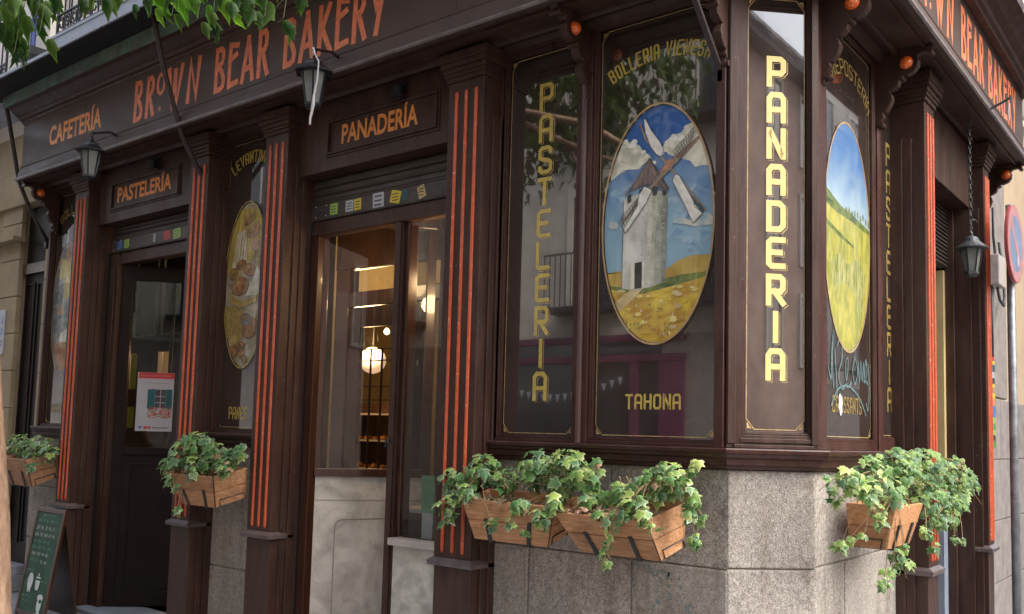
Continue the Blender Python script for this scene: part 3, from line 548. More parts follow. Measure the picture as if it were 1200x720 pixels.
# ---- cornice with name board
X0, Y1, KC = -9.72, 8.80, .45
sf = MB(); sweep(sf, [(-.12, 4.046), (.40, 4.046), (.40, 4.17), (-.12, 4.17)], X0, Y1, kc=KC); sf.build('soffit', BR, shop)
for pf in ([(.13, 4.022), (.15, 4.018), (.165, 4.03), (.17, 4.0455), (.13, 4.0455)], [(.02, 4.0), (.06, 4.012), (.085, 4.04), (.085, 4.0455), (.02, 4.0455)], [(.33, 4.032), (.35, 4.032), (.35, 4.0455), (.33, 4.0455)]):
    tr1 = MB(); sweep(tr1, pf, X0, Y1, kc=KC); tr1.build('soffit_moulding', BR, shop)
lc = MB(); sweep(lc, [(.395, 4.047), (.402, 4.032), (.445, 4.030), (.457, 4.040), (.457, 4.052), (.447, 4.062), (.432, 4.068), (.426, 4.100), (.412, 4.140), (.407, 4.168), (.412, 4.176), (.380, 4.176)], X0, Y1, kc=KC)
lco = lc.build('lower_cornice', BAND, shop)
we = MB(); sweep(we, [(.4450, 4.0290), (.4585, 4.0385), (.4590, 4.0480), (.4560, 4.0470), (.4550, 4.0395), (.4440, 4.0310)], X0, Y1, kc=KC); we.build('pale_nose_edge', M['pale_edge'], lco)  # paler strip along the cornice nose, drawing its bright line as colour
bn = MB(); sweep(bn, [(.30, 4.177), (.395, 4.177), (.395, 4.64), (.30, 4.64)], X0-.0, Y1-.0, kc=KC); band = bn.build('name_board', BAND, shop)
bt = MB(); sweep(bt, [(.396, 4.178), (.403, 4.178), (.403, 4.192), (.396, 4.194)], X0, Y1, kc=KC); bt.build('board_moulding', BAND, band); bt = MB(); sweep(bt, [(.396, 4.622), (.404, 4.626), (.404, 4.640), (.396, 4.640)], X0, Y1, kc=KC); bt.build('board_moulding', BAND, band)
uc = MB(); sweep(uc, [(.30, 4.641), (.41, 4.641), (.415, 4.66), (.44, 4.668), (.452, 4.69), (.465, 4.695), (.50, 4.715), (.535, 4.75), (.572, 4.758), (.598, 4.772), (.598, 4.85), (.0, 4.90)], X0-.02, Y1+.02, ke=1.0, kc=KC)
uc.build('upper_cornice', BR, shop)
# board seams on the name board
sm = MB()
for x in (-8.42, -5.62, -3.72): sm.box(FA, x, x+.003, .3955, .3962, 4.195, 4.621)
sm.build_each('board_seam', M['black_gap'], band)
# green copper flashing in sheets
x = -9.76
for wd0 in (.52, .47, .50, .49, .51, .46, .50, .48, .5, .5, .5, .5, .5, .5):
    MB().box(FA, x+.002, x+wd0-.002, .599, .606+random.uniform(0, .004), 4.742+random.uniform(-.012, .006), 4.862).build('copper_flashing', M['copper'], shop); x += wd0
g_ = MB(); g_.box(FA, -9.95, -1.75, .0, .845, 4.866, 4.8845); g_o = g_.build('gutter_board', M['black_gap'], shop); g_ = MB(); g_.box(FA, -9.951, -1.75, .846, .862, 4.860, 4.888); g_.build('gutter_lip', M['slab'], g_o)
# ---- name lettering
def board_words(fr, starts, d, parent, m):
    for txt, a in starts:
        mb = MB()
        if txt == 'BROWN':
            z0, h = 4.222, .375
            glyph(mb, fr, 'B', a, z0, .155, h, .046, d, GB); glyph(mb, fr, 'R', a+.195, z0, .15, h, .046, d, GB)
            ring = [(a+.435+.052*cos(t*pi/8), z0+.265+.085*sin(t*pi/8)) for t in range(16)]; mb.strip(fr, ring, .034, d, closed=True)
            mb.flat(fr, [(a+.435+.018*cos(t*pi/5), z0+.045+.022*sin(t*pi/5)) for t in range(10)], d)
            glyph(mb, fr, 'W', a+.53, z0, .255, h, .058, d, GB); glyph(mb, fr, 'N', a+.83, z0, .205, h, .056, d, GB)
        else:
            x = a
            for ch in txt:
                wl = GB[ch][0]*.185; glyph(mb, fr, ch, x, 4.222, wl+.008, .375, .046, d, GB); x += wl+.033
        mb.build('lettering', m, parent, recalc=False)
board_words(FA, (('BROWN', -7.545), ('BEAR', -6.325), ('BAKERY', -5.446)), .3965, band, M['sign_orange'])
FB = Fr((WX-.05, 0, 0), (0, 1, 0), (1, 0, 0))   # name board of the side street sits at .395*.87
board_words(FE, (('BROWN', 5.30), ('BEAR', 6.52), ('BAKERY', 7.38)), .3455, band, M['sign_orange'])
textmesh('CAFETERÍA', FA, -9.13, 4.30, .245, 1.02, .3965, 'lettering', M['sign_orange2'], band, .028)
# ---- fascia panels over the doors
def fascia(fr, a0, a1, pa0, pa1, txt, ta, tw):
    mb = MB(); mb.box(fr, a0, a1, -.095, .095, 3.505, 4.043); fo = mb.build('door_fascia', BR, shop, bevel=.004)
    if pa0 is not None:
        fm = MB(); bead(fm, fr, pa0, pa1, 3.62, 3.875, .016, .0955, .115); bead(fm, fr, pa0-.018, pa1+.018, 3.602, 3.893, .017, .0955, .104); fm.build('panel_moulding', BR, fo, bevel=.003)
        textmesh(txt, fr, ta, 3.680, .185, tw, .097, 'lettering', M['sign_orange2'], fo, .028)
        sp1 = MB(); ca = (pa0+pa1)/2+.22
        sp1.box(fr, ca-.04, ca+.04, .0955, .125, 3.93, 4.0); sp1.lathe(fr.p(ca, .15, 3.925), [(.001, .055), (.03, .05), (.042, .03), (.046, -.02), (.05, -.04), (.04, -.042), (.001, -.03)], 14)
        sp1.build('spotlight', M['iron'], fo, smooth=False)
    return fo
fascia(FA, -8.66, -6.915, -8.40, -7.235, 'PASTELERÍA', -8.30, .93)
fascia(FA, -5.59, -3.95, -5.25, -4.13, 'PANADERÍA', -5.10, .78)
fascia(FE, 6.415, 7.925, None, None, '', 0, 0)
# ---- roller shutters, with stickers on their bottom bar
def shutter(fr, a0, a1, zb, stickers):
    so_ = MB(); 
    n = 3; hz = (3.503-zb-.14)/n
    for k in range(n):
        z = zb+.14+k*hz
        so_.prof(fr, [(-.075, z), (-.050, z), (-.040, z+hz*.25), (-.040, z+hz*.7), (-.052, z+hz*.97), (-.075, z+hz*.97)], a0, a1)
    sh = so_.build('roller_shutter', M['shutter'], shop)
    br_ = MB(); br_.prof(fr, [(-.075, zb), (-.022, zb), (-.018, zb+.012), (-.030, zb+.018), (-.030, zb+.125), (-.022, zb+.13), (-.022, zb+.138), (-.075, zb+.138)], a0, a1); br_.build('bottom_bar', M['shutter'], sh)
    for a in (a0+.10, a1-.10):
        MB().lathe(fr.p(a, -.029, zb+.07), [(.022, 0), (.022, -.006), (.012, -.008), (.012, -.014), (.001, -.015)], 12, 'Y').build('lock', M['iron_grey'], sh)
        rv = MB()
        for da in (-.05, .07):
            for dz in (.03, .11): rv.lathe(fr.p(a+da, -.0295, zb+dz), [(.006, 0), (.005, -.004), (.001, -.005)], 6, 'Y')
        rv.build_each('rivet', M['sill_metal'], sh, nv=18)
    for a, w_, h_, mt, rt_ in stickers:
        cx, cz = a+w_/2, zb+.07; c_, s_ = cos(rt_), sin(rt_)
        pts = [(cx+c_*x*w_/2-s_*y*h_/2, cz+s_*x*w_/2+c_*y*h_/2) for x, y in ((-1, -1), (1, -1), (1, 1), (-1, 1))]
        st = MB(); st.plate(fr, pts, -.0298, -.0285); sto = st.build('sticker', M[mt], sh)
        tx = MB()
        for r_ in range(3): tx.flat(fr, [(cx-w_*.35, cz-h_*.3+r_*h_*.25), (cx+w_*.3, cz-h_*.3+r_*h_*.25), (cx+w_*.3, cz-h_*.22+r_*h_*.25), (cx-w_*.35, cz-h_*.22+r_*h_*.25)], -.0282)
        # printed lines live on the sticker face
        tx.cur = 0; pass
        me = tx.mesh('print', M['iron_brown'], recalc=False); bm = bmesh.new(); bm.from_mesh(sto.data); k0 = len(bm.faces); bm.from_mesh(me); bm.faces.ensure_lookup_table()
        for f in bm.faces[k0:]: f.material_index = 1
        bm.to_mesh(sto.data); bm.free(); sto.data.materials.append(M['iron_brown'])
    return sh
shutter(FA, -5.56, -3.95, 3.180, ((-5.345, .085, .085, 'lime', .0), (-5.17, .085, .085, 'white', 0), (-5.075, .075, .085, 'yellow', .04), (-4.875, .115, .13, 'white', .05), (-4.69, .10, .09, 'yellow', -.25), (-4.57, .05, .07, 'teal', .1), (-4.42, .07, .09, 'gold_line', .3)))
shutter(FA, -8.60, -6.915, 3.245, ((-8.50, .10, .07, 'blue', .2), (-8.36, .09, .08, 'lime', .05), (-7.84, .035, .075, 'white', 0), (-7.66, .10, .08, 'red', .1), (-7.50, .11, .09, 'lime', .1)))
# ---- scroll brackets with orange globes
def bracket(fr, a, th, globe_side, dmax=.40, dg=.205, zg=3.955):
    prf = [(0, 3.55), (.018, 3.555), (.028, 3.585), (.022, 3.60), (.045, 3.625), (.06, 3.645), (.052, 3.665), (.075, 3.675), (.100, 3.705), (.118, 3.745), (.112, 3.775), (.095, 3.795), (.125, 3.805),
           (.155, 3.825), (.165, 3.86), (.150, 3.895), (.175, 3.885), (.215, 3.880), (.255, 3.895), (.280, 3.925), (.286, 3.960), (.275, 3.985), (.295, 4.0), (.335, 4.005), (.36, 4.018), (.385, 4.03), (.39, 4.0455), (.10, 4.0455), (.0, 4.0455)]
    k = dmax/.40
    mb = MB()
    A_ = [fr.p(a-th/2, d*k, z) for d, z in prf]; B_ = [fr.p(a+th/2, d*k, z) for d, z in prf]; mb.loft(A_, B_)
    bo = mb.build('scroll_bracket', BR, shop, bevel=.004)
    kn = MB()
    for d, z in ((.16, 3.875), (.03, 3.592), (.345, 4.0)):
        c = fr.p(a, d*k+.012, z); ax = fr.es; kn.tube([Vector(c)-ax*(th/2+.012), Vector(c)+ax*(th/2+.012)], .016, 10)
    kn.build_each('carved_roll', BR, bo, nv=20)
    c = Vector(fr.p(a+globe_side*(th/2+.002), dg*k, zg)); ax = fr.es*globe_side
    R_ = .034; pts = [c, c+ax*.008, c+ax*.012]; rr_ = [.040, .040, .034]
    MB().tube(pts, .03, 20, rr=rr_).build('globe_collar', M['orange_glass'], bo)
    n = 9; pts = [c+ax*(.012+R_*.75*sin(pi/2*i/n)) for i in range(n+1)]; rr_ = [max(.0015, R_*cos(pi/2*i/n)) for i in range(n+1)]
    MB().tube(pts, .03, 24, rr=rr_).build('orange_globe', M['orange_glass'], bo, smooth=True)
    return bo
bracket(FA, -2.984, .055, 1); bracket(FA, -9.70, .055, 1); 
FC2 = Fr(FC.o, FC.es, (q*.98, -q*.98, 0))
bracket(Fr((0, WY, 0), (1, 0, 0), (0, -1, 0)), -2.10, .05, 1)
bracket(FE, 4.84, .05, -1, .37, .19, 3.965); bracket(FE, 5.795, .055, -1, .37, .21, 3.955); bracket(FE, 8.74, .055, -1, .37, .24, 3.955)
# ---- iron stays
def stay(pts, r_, sq=False):
    mb = MB(); mb.tube(pts, r_, 4 if sq else 8); o = mb.build('iron_stay', M['iron_brown'], shop, smooth=not sq); return o
stay([(-6.75, 3.66, 5.02), (-6.75, 3.749, 4.703), (-6.75, 3.825, 4.444), (-6.75, 3.935, 4.157), (-6.75, 4.016, 3.965), (-6.75, 4.156, 3.749), (-6.75, 4.36, 3.54)], .021)
stay([(-9.86, 3.80, 5.1), (-9.86, 3.845, 4.943), (-9.86, 3.927, 4.606), (-9.86, 3.985, 4.353), (-9.86, 4.047, 4.077), (-9.86, 4.177, 3.807), (-9.86, 4.40, 3.47)], .022)
stay([(-2.12, 3.93, 3.99), (-2.12, 4.013, 3.90), (-2.12, 4.226, 3.70), (-2.12, 4.40, 3.545)], .020, True)
for (x, y, z) in ((-6.75, 4.375, 3.535), (-9.86, 4.385, 3.46), (-2.12, 4.385, 3.54)):
    MB().box(WD, x-.02, x+.02, y-.03, y+.02, z-.04, z+.03).build('stay_foot', M['iron_brown'], shop, bevel=.003)
# ================================================================== painted windows
LET = -.0155
def vert_word(fr, txt, ac, ztop, zbot, w_, h, st, parent, m, d=LET, shadow=True):
    n = len(txt); pitch = ((ztop-h)-zbot)/(n-1)
    for k, ch in enumerate(txt):
        z = ztop-h-k*pitch; ww = w_
        mb = MB(); mb.cur = 0
        if ch == 'I': a = ac-st/2; glyph(mb, fr, 'I', a, z, st, h, st, d)
        else: glyph(mb, fr, ch, ac-ww/2, z, ww, h, st, d)
        if shadow:
            mb.cur = 1
            a_ = ac-st/2 if ch == 'I' else ac-ww/2; w_2 = st if ch == 'I' else ww
            glyph(mb, fr, ch, a_+.0105, z-.0085, w_2, h, st, d-.0018); mb.cur = 2; glyph(mb, fr, ch, a_+.0065, z-.005, w_2, h, st+.001, d-.0009)
        o = mb.build('letter', [m, M['gold_line'], M['pane']], parent, recalc=False)
vert_word(FA, 'PASTELERIA', -3.312, 3.781, 1.800, .108, .178, .026, w1, M['gold'])
vert_word(FC, 'PANADERIA', .2625, 3.672, 1.912, .110, .172, .031, wc, M['gold_lit'])
vert_word(FE, 'PASTELERIA', 6.10, 3.57, 1.80, .10, .160, .024, wd2, M['gold_dim'], shadow=False)
mb = MB(); word(mb, FA, 'TAHONA', -2.707, 1.752, .0505, .086, .013, .0095, LET); mb.build('lettering', M['gold'], w2, recalc=False)
mb = MB(); word(mb, FE, 'CROISSANTS', 5.04, 1.765, .043, .095, .011, .011, LET); mb.build('lettering', M['gold_dim'], wd_, recalc=False)
mb = MB(); word(mb, FA, 'PANES', -6.49, 1.655, .043, .10, .012, .010, LET); mb.build('lettering', M['gold'], wp, recalc=False)
mb = MB(); word(mb, FA, 'TARTAS', -9.62, 1.685, .045, .10, .012, .010, LET); mb.build('lettering', M['gold_dim'], wt, recalc=False)
def arc_word(fr, txt, ca, cz, r_, rz, a_start, w_, h, st, gap, parent, m, d=LET):
    wf = Warp(fr, ca, cz, r_, rz, 0); mb = MB(); word(mb, wf, txt, a_start, 0, w_, h, st, gap, d); mb.build('arched_lettering', m, parent, recalc=False)
arc_word(FA, 'BOLLERIA VIENESA', -2.505, 3.10, .645, .645, -.335, .036, .090, .0115, .0085, w2, M['gold'])
arc_word(FE, 'REPOSTERIA', 5.34, 3.30, .50, .46, -.30, .062, .10, .013, .012, wd_, M['gold_dim'])
arc_word(FA, 'LEVANTINAS', -6.33, 3.36, .42, .42, -.27, .046, .10, .014, .010, wp, M['gold'])
arc_word(FA, 'BOLLERIA', -9.36, 3.30, .45, .45, -.30, .062, .10, .015, .012, wt, M['gold_dim'])
# ---- medallions
def paintm(name, c1, c2, sc=12, st=None, lo=.35, hi=.65, dist=0.):
    m = bpy.data.materials.new(name); m.use_nodes = True; t = m.node_tree; b = t.nodes['Principled BSDF']
    tc = t.nodes.new('ShaderNodeTexCoord'); mp = t.nodes.new('ShaderNodeMapping'); t.links.new(tc.outputs['Object'], mp.inputs[0])
    if st: mp.inputs['Scale'].default_value = st
    n, r = noise_mix(t, mp.outputs[0], sc, 7, lo, hi, c1, c2); n.inputs['Distortion'].default_value = dist
    t.links.new(r.outputs[0], b.inputs['Base Color']); b.inputs['Roughness'].default_value = .45; b.inputs['Coat Weight'].default_value = 1.; b.inputs['Coat Roughness'].default_value = 0; return m
def skym(name, ctop, cbot, zt, zb, cl=None):
    m = bpy.data.materials.new(name); m.use_nodes = True; t = m.node_tree; b = t.nodes['Principled BSDF']
    tc = t.nodes.new('ShaderNodeTexCoord'); sx = t.nodes.new('ShaderNodeSeparateXYZ'); t.links.new(tc.outputs['Object'], sx.inputs[0])
    mr = t.nodes.new('ShaderNodeMapRange'); mr.inputs[1].default_value = zb; mr.inputs[2].default_value = zt; t.links.new(sx.outputs[2], mr.inputs[0])
    n = t.nodes.new('ShaderNodeTexNoise'); n.inputs['Scale'].default_value = 7; n.inputs['Detail'].default_value = 8; t.links.new(tc.outputs['Object'], n.inputs[0])
    ad = t.nodes.new('ShaderNodeMath'); ad.operation = 'MULTIPLY_ADD'; ad.inputs[1].default_value = .7; t.links.new(n.outputs[0], ad.inputs[0]); 
    sb = t.nodes.new('ShaderNodeMath'); sb.operation = 'SUBTRACT'; sb.inputs[1].default_value = .35; t.links.new(mr.outputs[0], sb.inputs[0]); t.links.new(sb.outputs[0], ad.inputs[2])
    r = t.nodes.new('ShaderNodeValToRGB'); r.color_ramp.elements[0].color = (*cbot, 1); r.color_ramp.elements[1].color = (*ctop, 1); r.color_ramp.elements[0].position = .1; r.color_ramp.elements[1].position = .8
    t.links.new(ad.outputs[0], r.inputs[0]); t.links.new(r.outputs[0], b.inputs['Base Color']); b.inputs['Roughness'].default_value = .45; b.inputs['Coat Weight'].default_value = 1.; b.inputs['Coat Roughness'].default_value = 0; return m
PM = {
 'sky': skym('painted_blue_sky', (.03, .12, .38), (.28, .46, .56), 3.40, 2.75), 'cloud': paintm('painted_cloud', (.50, .50, .38), (.88, .84, .66), 13, dist=1.), 'cloudhi': paintm('painted_cloud_highlight', (.80, .78, .62), (.95, .93, .84), 18), 'skyp': paintm('painted_sky_patch', (.14, .30, .46), (.40, .56, .64), 14, dist=1.),
 'cloud2': paintm('painted_low_cloud', (.30, .45, .52), (.70, .68, .55), 16), 'tower': paintm('painted_white_tower', (.42, .42, .36), (.78, .76, .66), 9, (1, 1, .5)),
 'towersh': paintm('painted_tower_shading', (.17, .18, .15), (.32, .33, .26), 26), 'tw1': paintm('painted_tower_half_tone', (.50, .50, .38), (.70, .68, .54), 22), 'tw2': paintm('painted_tower_mid_tone', (.38, .40, .28), (.58, .56, .42), 26), 'tw3': paintm('painted_tower_dark_tone', (.28, .30, .22), (.44, .44, .34), 26), 'roof': paintm('painted_brown_roof', (.08, .05, .045), (.26, .18, .16), 22, (2, 2, .4)),
 'roofd': paintm('painted_dark_roof', (.05, .035, .04), (.12, .08, .08), 22), 'dark': paintm('painted_black', (.01, .01, .012), (.03, .03, .03)),
 'sail': paintm('painted_sail_cloth', (.68, .66, .55), (.90, .88, .78), 20), 'beam': paintm('painted_brown_beam', (.20, .13, .08), (.36, .26, .17), 20), 'hub': paintm('painted_orange_hub', (.40, .18, .09), (.55, .28, .15), 30),
 'field': paintm('painted_yellow_field', (.50, .27, .03), (.80, .60, .08), 7, (1, 1, 1.6), dist=.5), 'field2': paintm('painted_ochre_field', (.42, .26, .04), (.62, .44, .10), 9), 'fieldhi': paintm('painted_bright_field', (.72, .55, .12), (.88, .74, .28), 16), 'green': paintm('painted_green_grass', (.05, .10, .03), (.22, .27, .05), 18),
 'path': paintm('painted_pale_path', (.55, .40, .18), (.72, .58, .30), 12), 'rim': paintm('painted_tan_rim', (.42, .25, .12), (.60, .40, .20), 14),
 'sky2': skym('painted_pale_sky', (.07, .20, .46), (.40, .54, .62), 3.45, 2.85), 'rape': paintm('painted_yellow_green_meadow', (.27, .29, .05), (.55, .49, .09), 26, (1, 1, .35), dist=.4), 'rape2': paintm('painted_flower_stalks', (.18, .22, .04), (.55, .52, .20), 60, (1, 1, .2)), 'flower': paintm('painted_red_flower', (.35, .06, .03), (.5, .1, .05)),
 'bread': paintm('painted_brown_bread', (.20, .09, .03), (.48, .28, .12), 16), 'cream': paintm('painted_cream_cloth', (.55, .50, .38), (.78, .74, .62), 10), 'creamd': paintm('painted_dull_cream', (.22, .19, .11), (.52, .46, .32), 7, dist=1.2), 'wheat': paintm('painted_yellow_wheat', (.35, .24, .04), (.66, .50, .12), 30, (1, 1, .3)), 'basket': paintm('painted_basket', (.30, .20, .05), (.55, .42, .14), 40),
 'glassy': paintm('painted_pale_grey', (.10, .10, .10), (.30, .30, .27), 9, dist=1.), 'cake': paintm('painted_tart', (.30, .12, .04), (.45, .22, .10), 14)}
class Med:
    def __init__(s, fr, ca, cz, ra, rz): s.fr = fr; s.e = (ca, cz, ra, rz); s.mb = MB(); s.mats = []; s.k = 0
    def inside(s, a, z, f=.985):
        ca, cz, ra, rz = s.e; x, y = (a-ca)/ra, (z-cz)/rz; r_ = math.hypot(x, y)
        if r_ > f: x, y = x*f/r_, y*f/r_
        return (ca+x*ra, cz+y*rz)
    def use(s, m):
        if m not in s.mats: s.mats.append(m)
        s.mb.cur = s.mats.index(m)
    def poly(s, pts, m, clip=True):
        s.use(PM[m]); s.k += 1
        if clip:       # densify edges before clipping to the oval
            dn = []
            for i in range(len(pts)):
                p, r_ = pts[i], pts[(i+1) % len(pts)]
                for j in range(6): dn.append((p[0]+(r_[0]-p[0])*j/6, p[1]+(r_[1]-p[1])*j/6))
            pts = [s.inside(*p) for p in dn]
        cl = [pts[0]]
        for p in pts[1:]:
            if math.hypot(p[0]-cl[-1][0], p[1]-cl[-1][1]) > 1e-4: cl.append(p)
        ar = sum(cl[i-1][0]*cl[i][1]-cl[i][0]*cl[i-1][1] for i in range(len(cl)))
        if ar < 0: cl = cl[::-1]
        s.mb.flat(s.fr, cl, LET+.00006*s.k)
    def ground(s, curve, m):      # everything in the oval below a horizon curve that runs left to right
        ca, cz, ra, rz = s.e; f = .985; s.use(PM[m]); s.k += 1
        fx = lambda z: ca*1. if abs((z-cz)/rz) >= f else 0
        def edge(z, sg): return ca+sg*ra*f*math.sqrt(max(0., 1-((z-cz)/(rz*f))**2))
        zl, zr = curve[0][1], curve[-1][1]
        mid = [p for p in curve[1:-1] if edge(p[1], -1)+.01 < p[0] < edge(p[1], 1)-.01]
        a1 = math.atan2((zr-cz)/rz, (edge(zr, 1)-ca)/ra); a0 = math.atan2((zl-cz)/rz, (edge(zl, -1)-ca)/ra)
        if a0 > 0: a0 -= 2*pi
        arc = [(ca+ra*f*cos(a1+(a0-a1)*i/40), cz+rz*f*sin(a1+(a0-a1)*i/40)) for i in range(41)]
        s.mb.flat(s.fr, (mid+arc)[::-1], LET+.00006*s.k)
    def oval(s, ca, cz, ra, rz, m, n=36, rot=0): s.poly([(ca+ra*cos(2*pi*i/n)*cos(rot)-rz*sin(2*pi*i/n)*sin(rot), cz+ra*cos(2*pi*i/n)*sin(rot)+rz*sin(2*pi*i/n)*cos(rot)) for i in range(n)], m, False)
    def line(s, pts, wd, m, closed=False): s.use(PM[m]); s.k += 1; s.mb.strip(s.fr, [s.inside(*p) for p in pts], wd, LET+.00006*s.k, closed)
    def done(s, parent, rim=.011, rm_='rim'):
        ca, cz, ra, rz = s.e; s.k += 1; s.use(PM[rm_]); s.mb.strip(s.fr, [(ca+ra*cos(2*pi*i/72), cz+rz*sin(2*pi*i/72)) for i in range(72)], rim, LET+.00006*s.k+.0006, True)
        return s.mb.build('painted_medallion', s.mats, parent, recalc=False)
ca, cz, ra, rz = -2.517, 2.795, .353, .682
Md = Med(FA, ca, cz, ra, rz); Md.oval(ca, cz, ra*.99, rz*.99, 'sky', 72)
random.seed(12)
for i in range(26):
    a_, z_ = random.uniform(-2.82, -2.22), random.uniform(2.62, 3.08); Md.poly([(a_+random.uniform(.03, .07)*cos(t_*.7), z_+random.uniform(.012, .035)*sin(t_*.7)) for t_ in range(9)], 'skyp')
Md.poly(WM['cloudL'], 'cloud'); Md.poly(WM['cloudR'], 'cloud')
for i in range(34):
    src = WM['cloudL'][1:9] if i % 2 else WM['cloudR'][0:8]; a_, z_ = random.choice(src); a_ += random.uniform(-.01, .02); z_ -= random.uniform(.0, .035); r_ = random.uniform(.010, .022)
    Md.poly([(a_+r_*cos(t_*.785), z_+r_*.8*sin(t_*.785)) for t_ in range(8)], 'cloudhi' if i % 3 else 'cloud')
Md.poly(WM['cloud3'], 'cloud2'); Md.poly(WM['cloud4'], 'cloud2')
Md.poly([(-2.85, 2.43), (-2.60, 2.40), (-2.60, 2.50), (-2.72, 2.53), (-2.78, 2.545), (-2.85, 2.53)], 'field2'); Md.poly([(-2.60, 2.40), (-2.2, 2.44), (-2.185, 2.585), (-2.30, 2.59), (-2.38, 2.57), (-2.45, 2.53), (-2.60, 2.50)], 'field2')
Md.poly([(-2.86, 2.465), (-2.74, 2.45), (-2.60, 2.43), (-2.47, 2.475), (-2.36, 2.49), (-2.16, 2.495), (-2.16, 2.45), (-2.4, 2.415), (-2.6, 2.385), (-2.86, 2.42)], 'green')
Md.ground([(-2.88, 2.44), (-2.74, 2.42), (-2.6, 2.40), (-2.45, 2.425), (-2.3, 2.45), (-2.15, 2.47)], 'field')
Md.poly([(-2.68, 2.43), (-2.60, 2.43), (-2.72, 2.33), (-2.80, 2.27), (-2.86, 2.31)], 'path'); Md.line([(-2.59, 2.42), (-2.68, 2.34), (-2.74, 2.24)], .006, 'rim')
Md.poly([(-2.736, 2.95), (-2.66, 2.975), (-2.58, 2.985), (-2.50, 2.975), (-2.450, 2.955), (-2.455, 2.70), (-2.462, 2.46), (-2.55, 2.435), (-2.66, 2.425), (-2.738, 2.44)], 'tower')
for a_, m_ in ((-2.575, 'tw1'), (-2.545, 'tw2'), (-2.515, 'tw3'), (-2.485, 'towersh')):
    Md.poly([(a_+random.uniform(-.006, .006), 2.97-(a_+2.575)*.1), (-2.450, 2.957), (-2.455, 2.70), (-2.462, 2.46)]+[(a_-.004+random.uniform(-.012, .012), z_) for z_ in (2.445, 2.52, 2.60, 2.68, 2.76, 2.84, 2.92)], m_)
for i in range(40): Md.poly([(lambda a_, z_: [(a_, z_), (a_+.014, z_+.001), (a_+.013, z_+.006), (a_+.001, z_+.006)])(random.uniform(-2.62, -2.48), random.uniform(2.48, 2.93))][0], random.choice(['tw1', 'tw2', 'tw3']), False)
Md.line([(-2.737, 2.95), (-2.738, 2.44)], .003, 'dark')
Md.poly([(-2.685, 2.43), (-2.68, 2.575), (-2.592, 2.585), (-2.592, 2.435)], 'cloud', False); Md.poly([(-2.655, 2.432), (-2.655, 2.580), (-2.607, 2.584), (-2.607, 2.434)], 'dark', False)
for k in ('win1', 'win2', 'win3', 'win4'): Md.poly(WM[k], 'dark', False)
Md.poly(WM['roof'], 'roof'); Md.poly(WM['roofdark'], 'roofd'); Md.line(WM['roof'][:3], .004, 'dark')
for i in range(9): Md.line([(-2.582+.004*(i-4), 3.14-.006*abs(i-4)), (-2.735+.034*i, 2.985+.02*sin(pi*i/8))], .0035, 'roofd' if i % 2 else 'beam')
Md.poly(WM['beam1'], 'beam'); Md.poly(WM['beam2'], 'beam'); 
def lattice(P, n1, n2, fill=None):
    if fill: Md.poly(P, fill, False)
    A_, B_, C_, D_ = [Vector(p) for p in P]
    for i in range(n1+1):
        f = i/n1; Md.line([tuple(A_.lerp(B_, f)), tuple(D_.lerp(C_, f))], .0028, 'dark')
    for i in range(n2+1):
        f = i/n2; Md.line([tuple(A_.lerp(D_, f)), tuple(B_.lerp(C_, f))], .0028, 'dark')
L_ = WM['latUR']; lattice([L_[0], L_[2], L_[4], L_[5]], 8, 3)
L_ = WM['latLL']; lattice([L_[0], L_[1], L_[2], L_[3]], 7, 2)
for k in ('sailUL', 'sailLL', 'sailLR'): Md.poly(WM[k], 'sail'); Md.line(WM[k], .003, 'dark', True)
L_ = WM['latLR']; lattice([L_[0], L_[1], L_[2], L_[3]], 4, 3)
lattice([WM['sailLL'][3], WM['sailLL'][4], WM['latLL'][0], WM['latLL'][3]], 2, 2) if False else None
Md.poly(WM['hub'], 'hub')
random.seed(3)
for i in range(70):
    a, z = random.uniform(-2.80, -2.22), random.uniform(2.16, 2.43); r_ = random.uniform(.008, .03)
    if math.hypot((a+2.517)/.33, (z-2.795)/.66) < .97: Md.poly([(a+r_*cos(t_*.9)*random.uniform(.6, 1.2), z+r_*.45*sin(t_*.9)) for t_ in range(7)], random.choice(['field', 'field2', 'path', 'field', 'fieldhi']))
for i in range(26):
    a, z = random.uniform(-2.72, -2.30), random.uniform(2.16, 2.34); Md.oval(a, z, .004, .009, random.choice(['flower', 'green', 'green', 'cloud']), 6)
Md.done(w2)
Md = Med(FE, 5.31, 2.797, .395, .676); Md.oval(5.31, 2.797, .39, .668, 'sky2', 72)
Md.poly([(4.9, 3.03), (5.05, 2.99), (5.2, 2.955), (5.35, 2.95), (5.5, 2.93), (5.75, 2.90), (5.75, 2.84), (4.9, 2.90)], 'green')
for i in range(9): Md.oval(5.28+i*.05, 2.945+random.uniform(-.01, .02), .014, .022, 'green', 8)
Md.ground([(4.9, 2.93), (5.1, 2.905), (5.35, 2.90), (5.6, 2.88), (5.75, 2.875)], 'rape')
Md.poly([(4.95, 2.84), (5.15, 2.80), (5.4, 2.76), (5.42, 2.745), (5.15, 2.77), (4.95, 2.81)], 'green')
Md.poly([(5.0, 2.60), (5.15, 2.68), (5.3, 2.63), (5.5, 2.70), (5.62, 2.60), (5.55, 2.35), (5.35, 2.20), (5.12, 2.35)], 'rape2')
Md.poly([(5.05, 2.45), (5.25, 2.52), (5.45, 2.46), (5.5, 2.3), (5.3, 2.16), (5.15, 2.25)], 'rape')
Md.done(wd_, .012)
Md = Med(FA, -6.345, 2.76, .285, .69); Md.oval(-6.345, 2.76, .28, .68, 'creamd', 60)
Md.poly([(-6.64, 3.4), (-6.1, 3.4), (-6.15, 3.15), (-6.3, 2.95), (-6.5, 2.8), (-6.64, 2.9)], 'wheat'); Md.poly([(-6.50, 3.2), (-6.38, 3.22), (-6.33, 2.9), (-6.55, 2.86)], 'cream')
